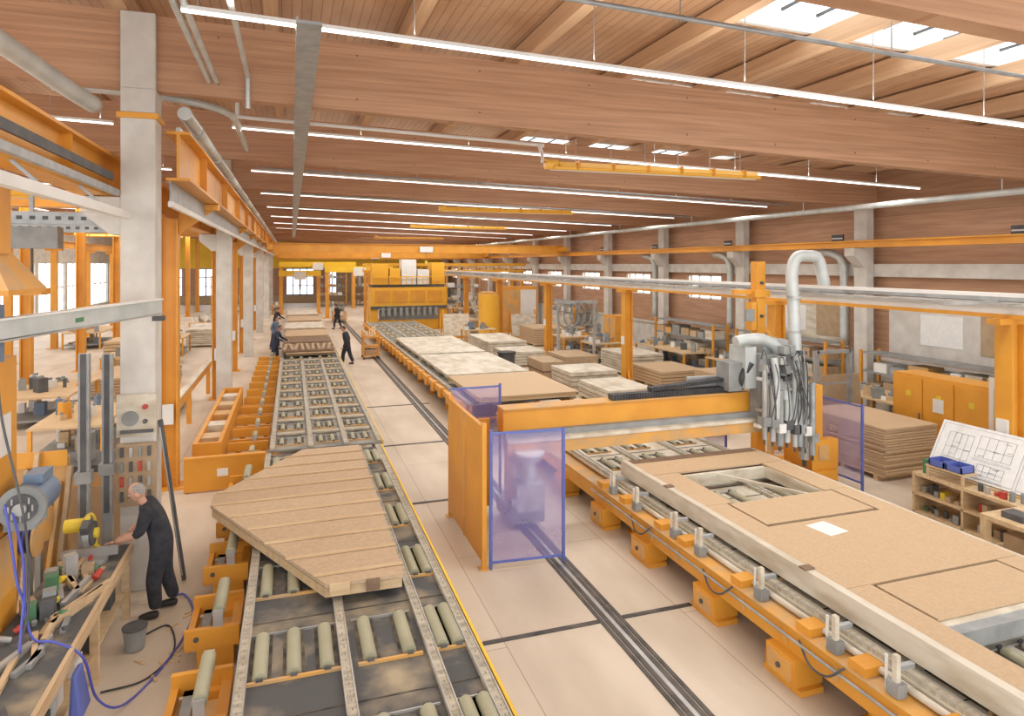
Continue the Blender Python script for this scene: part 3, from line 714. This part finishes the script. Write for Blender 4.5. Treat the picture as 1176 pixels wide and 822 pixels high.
shelf(16.4,17.1,6,9.8,2.0,1); shelf(16.4,17.1,17,21.5,2.0,2); shelf(16.4,17.1,23,27.5,2.0,3); shelf(16.4,17.1,37,41,2.2,4); shelf(16.4,17.1,11.2,15.6,1.9,8)
shelf(-15.6,-14.9,20,26,2.2,5); shelf(-15.6,-14.9,36,42,2.2,6)
for x in (2.6,6.2,10,13.6): shelf(x,x+3.0,73,74,4.0,int(x*3),5)
shelf(-7,-3.4,66,67,3.4,31,4); shelf(13,16,57,58,3.6,33,4); shelf(8.6,11.4,60,61,3.4,34,4)
for (x,y) in ((14.6,36.6),(8.6,38.8),(12.5,37.5)):
    s=O('sheet_a_frame_rack')
    s.box(x,x+1.8,y,y+1.0,0,.12,'orange')
    for xx in (x+.1,x+1.7): s.beam((xx,y+.1,.1),(xx,y+.5,1.7),.07,.07,'orange'); s.beam((xx,y+.9,.1),(xx,y+.5,1.7),.07,.07,'orange')
    for k in range(5): s.beam((x+.9,y+.06+.05*k,.14),(x+.9,y+.38+.03*k,1.45),1.6,.03,('whitewood','board','card','paper','timber')[k])
    s.build()
for y,x0,x1,h in ((62,-.9,2.3,3.4),(56.8,2.8,8.0,3.8),(69,-1,6,4.2)):
    s=O('transfer_portal')
    for x in (x0,x1): s.box(x-.15,x+.15,y-.15,y+.15,0,h,'orange'); s.box(x-.3,x+.3,y-.3,y+.3,0,.05,'orange')
    s.box(x0-.2,x1+.2,y-.2,y+.2,h,h+.5,'yellow'); s.box((x0+x1)/2-.5,(x0+x1)/2+.5,y-.4,y-.2,h-.3,h+.4,'white'); s.cyl(((x0+x1)/2,y-.3,h-1.2),((x0+x1)/2,y-.3,h-.3),.1,'grey',10)
    s.build()

s=O('lath_magazine_table')
s.box(-1.98,-1.42,15.3,21.8,.05,.1,'orange')
s.box(-1.98,-1.42,15.2,15.3,.0,.72,'orange'); s.box(-1.98,-1.42,21.7,21.8,.0,.72,'orange')
s.box(-1.98,-1.9,15.3,21.7,.1,.7,'orange'); s.box(-1.5,-1.42,15.3,21.7,.1,.7,'orange')
for i in range(5): s.box(-1.9,-1.5,15.9+1.2*i,16.4+1.2*i,.1,.66,('timber','whitewood','orange_dirty')[i%3])
s.build()
s=O('orange_guard_plate'); s.box(-2.0,-.5,14.2,14.26,.03,.66,'orange'); s.box(-2.0,-.5,14.17,14.3,.66,.70,'orange')
for x in (-1.95,-1.25,-.55): s.box(x-.04,x+.04,14.26,14.34,0,.66,'orange')
s.box(-1.4,-1.2,14.19,14.2,.3,.45,'white'); s.build()
s=O('stop_fence_rail'); s.beam((-2.75,15.2,1.0),(-2.75,25.5,1.0),.16,.2,'orange'); s.beam((-2.75,15.2,1.11),(-2.75,25.5,1.11),.18,.03,'whitewood')
for y in (15.4,17.5,20.5,25): s.box(-2.81,-2.69,y-.05,y+.05,0,.92,'orange')
s.build()
s=O('hose_reel'); s.cyl((-3.4,17.5,1.15),(-3.1,17.5,1.15),.26,'grey',20); s.cyl((-3.45,17.5,1.15),(-3.05,17.5,1.15),.1,'bluegrey',14); s.box(-3.35,-3.15,17.4,17.6,0,1.0,'grey'); s.build()

# ------------------------------------------------------------------ right foreground
c=O('electrical_cabinet')
c.box(13.6,14.3,9.7,12.0,.1,1.95,'orange'); c.box(13.62,14.3,9.7,12.0,0,.1,'dark')
for k,y in enumerate((9.73,10.48,11.23)):
    c.box(13.575,13.6,y,y+.71,.15,1.88,'orange'); c.box(13.56,13.575,y+.05,y+.08,.9,1.1,'dark'); c.prism([(13.565,y+.28),(13.575,y+.28),(13.575,y+.4),(13.565,y+.4)],1.45,1.57,'toolyellow'); c.box(13.565,13.575,y+.2,y+.55,.35,.6,'dark')
c.box(13.56,13.576,10.7,10.95,1.2,1.5,'white'); c.build()
c=O('tool_bench')
c.box(10.65,11.5,6.2,9.0,.70,.75,'timber'); c.box(10.65,11.5,6.2,9.0,.36,.39,'timber'); c.box(10.65,11.5,6.2,9.0,.03,.06,'timber')
for y in (6.2,7.1,8.05,8.96): c.box(10.65,11.5,y,y+.04,0,.7,'timber')
r=random.Random(3)
for z in (.06,.39,.75):
    for i in range(21):
        y=6.28+i*.128
        if any(abs(y+.05-q)<.08 for q in (7.12,8.07)): continue
        if z>.7 and y>8.0: continue
        h=r.uniform(.05,.17); d=r.uniform(.06,.2)
        x=10.7+r.uniform(0,.12)
        if r.random()<.35: c.cyl((x+.05,y+.04,z),(x+.05,y+.04,z+h),.04,r.choice(['red','green','dark','steel','grey']),10)
        else: c.box(x,x+d,y,y+.09,z,z+h,r.choice(['red','green','card','dark','toolyellow','white','grey','timber','steel']),rz=r.uniform(-.2,.2))
c.build()
c=O('bin_box')
for k,y in enumerate((8.1,8.42)):
    x0=10.68
    c.box(x0,x0+.3,y,y+.28,.955,.965,'blue'); c.box(x0,x0+.02,y,y+.28,.955,1.06,'blue'); c.box(x0+.28,x0+.3,y,y+.28,.955,1.08,'blue'); c.box(x0,x0+.3,y,y+.02,.955,1.08,'blue'); c.box(x0,x0+.3,y+.26,y+.28,.955,1.08,'blue')
c.box(10.66,11.0,8.05,8.75,.93,.955,'timber'); c.box(10.67,10.7,8.06,8.1,.75,.93,'timber'); c.box(10.67,10.7,8.7,8.74,.75,.93,'timber')
c.cyl((10.8,8.85,.75),(10.8,8.85,1.0),.05,'green',10)
c.build()
c=O('drawing_easel')
BA=Vector((11.05,0,.80)); BB=Vector((11.50,0,1.62))
c.hexa([(11.05,6.0,.80),(11.09,6.0,.78),(11.09,9.05,.78),(11.05,9.05,.80),(11.50,6.0,1.62),(11.54,6.0,1.60),(11.54,9.05,1.60),(11.50,9.05,1.62)],'paper')
nrm=Vector((-.82,0,.45)).normalized()
def bp(y,t): return BA+(BB-BA)*t+Vector((0,y,0))+nrm*.004
def ln(y0,t0,y1,t1,w=.005): c.beam(bp(y0,t0),bp(y1,t1),w,w*.5,'ink')
for (ya,yb) in ((7.55,9.0),(6.05,7.5)):
    for a in (.05,.95): ln(ya,a,yb,a,.004)
    for a in (ya,yb): ln(a,.05,a,.95,.004)
rr=random.Random(9)
for (ya,yb,ta,tb_) in ((7.7,8.3,.45,.85),(8.4,8.85,.3,.8),(6.2,6.8,.4,.85),(6.9,7.35,.25,.7),(7.75,8.2,.12,.32)):
    for a in (ta,tb_,(ta*.6+tb_*.4)): ln(ya,a,yb,a,.005)
    for k in range(5):
        a=ya+(yb-ya)*k/4; ln(a,ta,a,tb_,.004)
    for k in range(4):
        a=rr.uniform(ya,yb-.1); t=rr.uniform(ta,tb_); ln(a,t,a+.1,t,.006)
    for k in range(3): ln(ya-.03,ta-.04-.02*k,yb+.03,ta-.04-.02*k,.003)
for y in (6.3,7.6,8.9): c.beam((11.57,y,.76),(11.56,y,1.55),.03,.04,'timber')
c.box(11.0,11.09,6.0,9.05,.755,.78,'timber'); c.build()
c=O('work_table'); c.box(9.6,10.5,4.6,7.0,.78,.84,'timber')
for x in (9.65,10.45):
    for y in (4.65,6.95): c.box(x-.05,x+.05,y-.05,y+.05,0,.78,'timber')
c.box(9.6,10.5,4.6,7.0,.3,.34,'timber')
c.box(9.75,10.0,6.5,6.8,.84,.93,'dark'); c.box(9.7,10.3,5.6,6.2,.84,.86,'card'); c.box(9.8,10.1,6.3,6.8,.34,.6,'card'); c.build()
c=O('compressor_cabinet'); c.box(12.3,13.2,7.6,8.8,0,2.4,'white'); c.box(12.28,12.3,7.7,8.7,.3,2.2,'steel'); c.box(12.3,13.2,7.6,8.8,2.4,2.45,'grey'); c.build()
s=O('leaning_panel'); s.box(12.2,14.3,13.6,13.66,.1,1.6,'card',rx=-.08); s.box(12.5,12.65,13.5,14.0,0,.12,'timber'); s.box(13.8,13.95,13.5,14.0,0,.12,'timber'); s.build()
s=O('steel_portal_frame')
for x in (12.3,13.35): s.box(x-.05,x+.05,13.0,13.1,0,2.35,'galv')
s.box(12.3,13.35,13.0,13.1,2.27,2.35,'galv'); s.box(12.3,13.35,13.02,13.08,1.5,1.54,'galv'); s.build()
s=O('low_guard_panel'); s.box(10.8,11.5,12.9,12.96,.05,1.6,'orange')
for x in (10.82,11.48): s.box(x-.04,x+.04,12.85,13.0,0,1.65,'orange_dirty')
s.build()
s=O('covered_machine'); s.box(14.9,16.1,8.6,10.8,0,1.5,'dark'); s.hexa([(14.8,8.5,1.5),(16.2,8.5,1.5),(16.2,10.9,1.5),(14.8,10.9,1.5),(15.1,8.8,1.85),(15.9,8.8,2.0),(15.9,10.6,2.15),(15.1,10.6,1.95)],'white'); s.build(.06)

# ------------------------------------------------------------------ left foreground
b=O('tool_bench')
b.box(-2.68,-1.95,4.4,9.6,.84,.90,'plate'); b.box(-1.97,-1.93,4.4,9.6,.78,.91,'timber_y')
for y in (4.5,6.3,8.1,9.5):
    for x in (-2.62,-2.0): b.box(x-.04,x+.04,y-.04,y+.04,0,.84,'timber')
b.box(-2.64,-2.0,4.4,9.5,.3,.34,'timber')
r=random.Random(5)
for i in range(26):
    y=r.uniform(5,9.3); x=r.uniform(-2.55,-2.1); b.box(x-.08,x+.08,y-.12,y+.12,.34,.34+r.uniform(.1,.4),r.choice(['card','timber','dark','white','grey','board']))
for i in range(30):
    y=r.uniform(5.2,9.2); x=r.uniform(-2.5,-2.1); L_=r.uniform(.12,.4); b.box(x-.025,x+.025,y-L_,y+L_,.90,.92+.025*(i%3),r.choice(['timber_y','timber_y','steel','dark','timber_y','grey']),rz=r.uniform(-.5,.5))
for i in range(22):
    y=r.uniform(6.8,9.4); x=r.uniform(-2.55,-2.1)
    b.cyl((x,y,.93),(x+r.uniform(-.1,.1),y+r.uniform(-.15,.15),.97),r.uniform(.015,.04),r.choice(['green','dark','toolyellow','red','steel','grey']),8)
for i in range(8):
    y=r.uniform(7.6,9.4); x=r.uniform(-2.6,-2.2); h=r.uniform(.1,.3); b.box(x-.06,x+.06,y-.06,y+.06,.9,.9+h,r.choice(['grey','dark','card','green','steel']),rz=r.uniform(0,1))
b.build()
b=O('miter_saw'); x,y=-2.32,9.15
b.cyl((x,y,.90),(x,y,.95),.2,'steel',20); b.box(x-.3,x+.3,y+.02,y+.07,.95,1.05,'steel'); b.cyl((x-.03,y,1.25),(x+.03,y,1.25),.16,'galv',24)
b.cyl((x+.03,y,1.25),(x+.06,y,1.25),.14,'dark',24); b.cyl((x+.06,y,1.25),(x+.1,y,1.25),.06,'toolyellow',14)
b.tube([(x,y+.2,1.0),(x,y+.22,1.2),(x,y+.1,1.42),(x,y-.1,1.45)],.04,'toolyellow',10); b.cyl((x-.25,y,1.36),(x-.05,y,1.36),.08,'toolyellow',14); b.box(x-.04,x+.04,y-.22,y,1.34,1.44,'dark',rx=.4); b.build()
b=O('motor_unit'); x,y,zc=-2.50,7.9,2.12
b.cyl((x,y-.25,zc),(x,y+.25,zc),.18,'bluegrey',22); b.cyl((x,y-.30,zc),(x,y-.25,zc),.21,'grey',22); b.cyl((x,y-.32,zc),(x,y-.30,zc),.14,'dark',18); b.cyl((x,y-.36,zc),(x,y-.32,zc),.06,'steel',12)
for t in range(8): b.box(x+.1*math.cos(t*.785)-.008,x+.1*math.cos(t*.785)+.008,y-.325,y-.318,zc+.1*math.sin(t*.785)-.03,zc+.1*math.sin(t*.785)+.03,'steel')
b.box(x-.05,x+.12,y-.1,y+.2,zc+.17,zc+.26,'bluegrey'); b.box(x-.19,x+.08,y-.18,y+.18,zc-.26,zc-.17,'grey'); b.beam((x-.02,y+.05,zc-.2),(-2.72,y+.05,zc-.3),.07,.07,'grey'); b.build()
b=O('jib_crane')
b.box(-3.3,-2.72,7.55,8.15,0,3.55,'orange'); b.box(-2.72,-2.70,7.6,8.1,1.2,1.8,'orange_dirty'); b.box(-2.72,-2.70,7.7,7.95,2.6,3.0,'white')
b.cyl((-2.80,7.65,3.55),(-2.80,7.65,4.1),.14,'bluegrey',18)
b.box(-3.2,-2.85,7.75,8.1,3.55,4.2,'orange')
b.hexa([(-3.5,7.3,4.25),(-2.5,7.3,4.25),(-2.5,8.3,4.25),(-3.5,8.3,4.25),(-3.2,7.6,4.62),(-2.75,7.6,4.62),(-2.75,8.1,4.62),(-3.2,8.1,4.62)],'orange_dirty')
b.box(-3.5,-2.5,7.3,8.3,4.2,4.25,'orange'); b.box(-3.1,-2.72,7.7,8.0,4.6,5.42,'orange')
b.beam((-2.75,7.4,3.86),(-1.68,9.85,3.93),.08,.18,'duct'); b.beam((-2.75,7.4,3.75),(-1.68,9.85,3.84),.12,.02,'steel'); b.beam((-2.75,7.4,3.96),(-1.68,9.85,4.03),.12,.02,'white')
b.beam((-2.3,8.43,3.875),(-2.25,8.545,3.88),.085,.05,'green')
b.box(-1.76,-1.62,9.8,9.95,3.74,3.8,'dark'); b.build()
b=O('clamping_post_pair')
for x,y,z in ((-2.52,9.74,3.35),(-2.33,10.05,3.3)):
    b.box(x-.06,x+.06,y-.05,y+.05,0,z,'galv'); b.box(x-.03,x+.03,y-.07,y-.05,1.2,z,'dark'); b.box(x-.1,x+.1,y-.08,y+.08,0,.03,'dark'); b.box(x-.09,x+.09,y-.09,y+.06,1.7,1.85,'grey')
b.build()
b=O('tool_board')
b.box(-2.25,-1.77,10.14,10.2,2.15,2.72,'whitewood'); b.box(-2.25,-1.77,10.14,10.2,1.2,2.05,'card')
for i in range(16):
    xx=-2.2+.11*(i%4); zz=1.28+.2*(i//4); b.box(xx,xx+.04,10.10,10.14,zz,zz+.13,('dark','steel','grey','dark','red','steel')[i%6])
b.cyl((-2.08,10.14,2.4),(-2.08,10.09,2.4),.1,'grey',14); b.cyl((-1.9,10.14,2.55),(-1.9,10.1,2.55),.035,'red',12); b.cyl((-1.9,10.14,2.35),(-1.9,10.1,2.35),.03,'dark',12); b.box(-2.2,-1.8,10.1,10.14,2.2,2.24,'dark'); b.build()
b=O('leaning_straightedge')
b.beam((-1.45,10.35,0.02),(-1.76,10.4,2.3),.05,.07,'dark'); b.beam((-1.47,10.31,.1),(-1.76,10.36,2.2),.015,.02,'steel'); b.build()
b=O('timber_rack')
for i in range(11):
    b.beam((-4.0+.12*i,9.5,0.0),(-3.9+.12*i,9.85,1.5+.2*(i%4)),.05,.09,('timber','orange_dirty','card','timber')[i%4])
b.box(-4.4,-2.75,9.9,10.0,0,2.0,'orange_dirty'); b.box(-4.4,-2.75,9.88,9.9,1.9,2.1,'orange'); b.build()
b=O('machine_cabinet'); b.box(-3.2,-2.3,10.9,11.7,0,1.5,'orange_dirty'); b.box(-3.15,-2.35,10.88,10.9,.2,1.3,'card'); b.box(-3.2,-2.3,10.9,11.7,1.5,1.6,'dark'); b.cyl((-2.9,11.3,1.6),(-2.9,11.3,2.0),.12,'grey',14); b.build()
b=O('cable_reel')
for (x,y) in ((-2.95,8.95),(-3.0,9.42)):
    b.cyl((x-.02,y,1.35),(x+.0,y,1.35),.22,'orange_dirty',22); b.cyl((x+.16,y,1.35),(x+.18,y,1.35),.22,'orange_dirty',22); b.cyl((x,y,1.35),(x+.16,y,1.35),.15,'black',18)
    for t in range(4): b.cyl((x+.02+.04*t,y,1.35),(x+.035+.04*t,y,1.35),.165,'hose',18)
    b.box(x+.05,x+.11,y-.04,y+.04,0,1.2,'grey')
b.build()
b=O('air_hose')
b.tube([(-2.55,7.55,2.1),(-2.42,7.4,1.7),(-2.4,7.4,1.2),(-2.3,7.3,.97),(-2.1,7.2,.96),(-1.86,7.15,.8),(-1.78,7.3,.3),(-1.6,7.6,.03),(-1.3,8.4,.02),(-1.2,9.3,.02),(-1.4,9.9,.02),(-1.6,9.7,.02)],.012,'hose',8)
b.tube([(-2.66,7.5,3.5),(-2.62,7.5,3.0),(-2.4,7.4,2.0),(-2.38,7.4,1.2),(-2.4,7.2,.96)],.012,'dark',8)
b.tube([(-2.6,7.5,2.2),(-2.52,7.4,1.9),(-2.45,7.35,1.5),(-2.42,7.4,1.3),(-2.4,7.3,1.1),(-2.35,7.1,.96)],.012,'hose',8)
b.tube([(-1.9,7.9,.015),(-1.5,8.0,.015),(-1.3,8.5,.015),(-1.45,9.1,.015),(-1.7,8.95,.015)],.01,'black',8)
b.build()
b=O('refuse_sack'); b.hexa([(-1.92,6.9,.35),(-1.8,6.9,.35),(-1.8,7.2,.35),(-1.92,7.2,.35),(-1.91,6.95,.75),(-1.86,6.95,.78),(-1.86,7.15,.78),(-1.91,7.15,.75)],'blue'); b.build(.03)
b=O('bucket'); b.cyl((-1.74,8.7,.01),(-1.74,8.7,.26),.10,'grey',18,.13); b.cyl((-1.74,8.7,.25),(-1.74,8.7,.27),.135,'dark',18); b.build()
b=O('floor_offcuts')
rr=random.Random(4)
for k in range(16):
    cx=rr.uniform(-1.75,-1.2); cy=rr.uniform(6.5,10); b.box(cx-.015,cx+.015,cy-.08,cy+.08,.0,.016,'timber',rz=rr.uniform(0,3))
b.build()

# ------------------------------------------------------------------ people
def skin(name, V, E, Rr, matname, sub=2, root=0):
    me=bpy.data.meshes.new(name); me.from_pydata([tuple(v) for v in V],E,[]); ob=bpy.data.objects.new(name,me); sc.collection.objects.link(ob)
    md=ob.modifiers.new('s','SKIN'); md.use_smooth_shade=True
    for i,sv in enumerate(me.skin_vertices[0].data):
        r_=Rr[i]; sv.radius=r_ if isinstance(r_,tuple) else (r_,r_); sv.use_root=(i==root)
    ss=ob.modifiers.new('u','SUBSURF'); ss.levels=sub; ss.render_levels=sub
    dg=bpy.context.evaluated_depsgraph_get(); dg.update()
    m2=bpy.data.meshes.new_from_object(ob.evaluated_get(dg)); ob.modifiers.clear(); ob.data=m2
    m2.materials.clear(); m2.materials.append(M[matname])
    for p in m2.polygons: p.use_smooth=True
    return ob
def worker(loc, head_dir, lean=.0, reach=None, top='cloth_dark', legs='cloth_dark', hair='hair', step=.1, bald=False, bare=False, bulk=1.0):
    root=bpy.data.objects.new('worker',None); sc.collection.objects.link(root)
    R=Matrix.Rotation(head_dir,4,'Z')
    L=lean; k_=bulk
    pel=Vector((0-.05*L,0,.95)); sp=Vector((.10*L,0,1.12)); ch=Vector((.30*L,0,1.31-.03*L)); nk=Vector((.46*L,0,1.46-.07*L)); hd=Vector((.60*L+.02,0,1.64-.10*L))
    V=[pel,sp,ch,nk]; E=[(0,1),(1,2),(2,3)]; Rr=[(.165*k_,.125*k_),(.16*k_,.125*k_),(.175*k_,.13*k_),(.075,.075)]
    hands=[]
    for sgn,st in ((1,step),(-1,-step)):
        sh=Vector((.36*L,sgn*.19*k_,1.41-.05*L))
        rc=reach if reach else (.12,.25,.82)
        ha=Vector((rc[0]+(.06*sgn if reach else 0),sgn*rc[1],rc[2]))
        mid=(sh+ha)/2; elb=mid+Vector((-.10,sgn*.09,-.07)) if reach else Vector((-.03,sgn*.27,1.13))
        i=len(V); V+=[sh,elb,ha]; E+=[(2,i),(i,i+1),(i+1,i+2)]; Rr+=[(.082*k_,.082*k_),(.058*k_,.058*k_),(.038,.038)]
        hp=Vector((0,sgn*.1,.88)); kn=Vector((st*.6+.04,sgn*.12,.49)); an=Vector((st-.03,sgn*.13,.11))
        j=len(V); V+=[hp,kn,an]; E+=[(0,j),(j,j+1),(j+1,j+2)]; Rr+=[(.115*k_,.115*k_),(.085*k_,.085*k_),(.068*k_,.068*k_)]
        hands.append((elb,ha,sgn))
        sV=[Vector((st-.07,sgn*.13,.055)),Vector((st+.05,sgn*.135,.055)),Vector((st+.17,sgn*.14,.04))]
        sh_=skin('shoe_%s'%('l' if sgn>0 else 'r'),sV,[(0,1),(1,2)],[(.05,.05),(.052,.05),(.045,.036)],'shoe',2); sh_.parent=root
    body=skin('clothed_body',V,E,Rr,top); body.data.materials.append(M[legs]); body.data.materials.append(M['skin'])
    for p in body.data.polygons:
        if p.center.z<.93: p.material_index=1
    for p in body.data.polygons:
        for elb,ha,s_ in hands:
            d=(ha-elb); t=(p.center-elb).dot(d)/d.length_squared
            if t>(.15 if bare else 5) and ((p.center-elb)-d*t).length<.085: p.material_index=2
            elif t>.2 and ((p.center-elb)-d*t).length<.085: p.material_index=0
    body.parent=root
    nkk=skin('neck',[nk-Vector((0,0,.03)),(nk+hd)/2,hd],[(0,1),(1,2)],[.06,.054,.05],'skin'); nkk.parent=root
    col=skin('collar',[nk-Vector((.02,0,.04)),nk+(hd-nk)*.22],[(0,1)],[.085,.066],top,2); col.parent=root
    H=O('head'); fwd=Vector((math.cos(.7*L),0,-math.sin(.7*L))); upv=Vector((math.sin(.7*L),0,math.cos(.7*L))); sd=Vector((0,1,0))
    def W(a,b_,c_): return hd+fwd*a+sd*b_+upv*c_
    n1,n2=20,14; vs=[];fs=[]
    for i in range(n2+1):
        ph=math.pi*i/n2
        for k in range(n1):
            th=2*math.pi*k/n1; a=math.sin(ph)*math.cos(th)*.098; b_=math.sin(ph)*math.sin(th)*.078; c_=math.cos(ph)*.122
            if c_<0: b_*=1+c_*2.2; a=a*(1+c_*1.2)+(.02 if a>0 else 0)*(-c_/.12)
            if a>.075 and -.03<c_<.02: a-=.006
            vs.append(W(a,b_,c_))
    for i in range(n2):
        for k in range(n1): fs.append((i*n1+k,(i+1)*n1+k,(i+1)*n1+(k+1)%n1,i*n1+(k+1)%n1))
    H.add(vs,fs,'skin',True)
    H.add([W(.09,-.014,-.03),W(.09,.014,-.03),W(.122,0,-.034),W(.094,0,.018)],[(0,1,2),(1,3,2),(3,0,2)],'skin',True)
    for s_ in (-1,1):
        H.cyl(W(.082,s_*.032,.002),W(.094,s_*.032,.002),.011,'white',8); H.cyl(W(.093,s_*.032,.002),W(.097,s_*.032,.002),.005,'black',8)
        H.cyl(W(.0,s_*.072,-.01),W(-.01,s_*.088,-.008),.026,'skin',10,.03)
        H.cyl(W(.09,s_*.018,.022),W(.088,s_*.045,.022),.006,hair,6)
    H.cyl(W(.093,-.024,-.062),W(.093,.024,-.062),.006,'red',6)
    vs=[];fs=[]; top_=0 if not bald else 3
    rows_=[]
    for i in range(top_,9):
        ph=math.pi*i/n2
        for k in range(n1):
            th=2*math.pi*k/n1; sc_=1.07
            a=math.sin(ph)*math.cos(th)*.098*sc_; b_=math.sin(ph)*math.sin(th)*.078*sc_; c_=math.cos(ph)*.122*sc_
            vs.append(W(min(a,.10),b_,c_))
        rows_.append(i)
    for i in range(len(rows_)-1):
        for k in range(n1):
            th=2*math.pi*(k+.5)/n1
            if rows_[i]>=3 and math.cos(th)>(.35 if rows_[i]<6 else -.1): continue
            fs.append((i*n1+k,(i+1)*n1+k,(i+1)*n1+(k+1)%n1,i*n1+(k+1)%n1))
    H.add(vs,fs,hair,True); h=H.build(); h.parent=root
    for elb,ha,sgn in hands:
        d=(ha-elb).normalized(); side=Vector((0,0,1)).cross(d)
        if side.length<.1: side=Vector((1,0,0))
        side.normalize(); nn=side.cross(d)
        if reach is None: side,nn=nn,side
        pal=skin('palm',[ha,ha+d*.05,ha+d*.09],[(0,1),(1,2)],[(.03,.026),(.04,.02),(.036,.018)],'skin',1); pal.parent=root
        for q,(off,ln_) in enumerate(((-.030,.066),(-.01,.078),(.01,.074),(.028,.058))):
            b0=ha+d*.08+side*off; c1=b0+d*ln_*.5-nn*.008*(1 if reach else -1); c2=c1+(d*.6-Vector((0,0,.5)))*ln_*.5
            f=skin('finger_%d'%(q+1),[b0,c1,c2],[(0,1),(1,2)],[.0095,.009,.0075],'skin',1); f.parent=root
        t0=ha+d*.035-side*sgn*.03; f=skin('thumb',[t0,t0+d*.03-side*sgn*.025,t0+d*.06-side*sgn*.03-Vector((0,0,.015))],[(0,1),(1,2)],[.012,.010,.008],'skin',1); f.parent=root
    root.matrix_world=Matrix.Translation(loc)@R
    return root
worker((-1.58,9.5,0),math.pi+.1,lean=.45,reach=(.46,.13,1.05),hair='hair',step=.10,bald=True,bare=True,bulk=1.16)
worker((2.35,30.2,0),math.pi*.9,lean=.25,hair='hair_brown',step=.2,bulk=1.1)
worker((-.75,31.8,0),-.2,lean=.4,reach=(.5,.15,1.0),hair='hair_brown',top='cloth_blue',legs='cloth_blue',step=.1)
worker((-.85,36.8,0),-.6,lean=.2,hair='hair_brown',top='bluegrey',legs='cloth_blue',step=.15)
worker((-1.0,44.5,0),-.3,lean=.35,reach=(.5,.15,1.0),hair='hair_brown',top='cloth_dark',legs='cloth_blue',step=.12)
worker((3.0,47,0),2.6,lean=.2,hair='hair_brown',top='cloth_dark',legs='cloth_blue',step=.2)

# ------------------------------------------------------------------ world
w=bpy.data.worlds.new('sky'); sc.world=w; w.use_nodes=True
bg=w.node_tree.nodes['Background']; bg.inputs[0].default_value=(.96,.98,1,1); bg.inputs[1].default_value=2.8

# ------------------------------------------------------------------ camera
cd=bpy.data.cameras.new('camera'); cam=bpy.data.objects.new('camera',cd); sc.collection.objects.link(cam)
cam.location=(0,0,4.5); cam.rotation_euler=(math.radians(90),0,math.radians(-18.5))
cd.sensor_fit='HORIZONTAL'; cd.sensor_width=36; cd.lens=36*756/1176; cd.shift_y=-(411-303)/1176; cd.clip_start=.05; cd.clip_end=500
sc.camera=cam
sc.view_settings.view_transform='Standard'
sc.view_settings.exposure=0.05
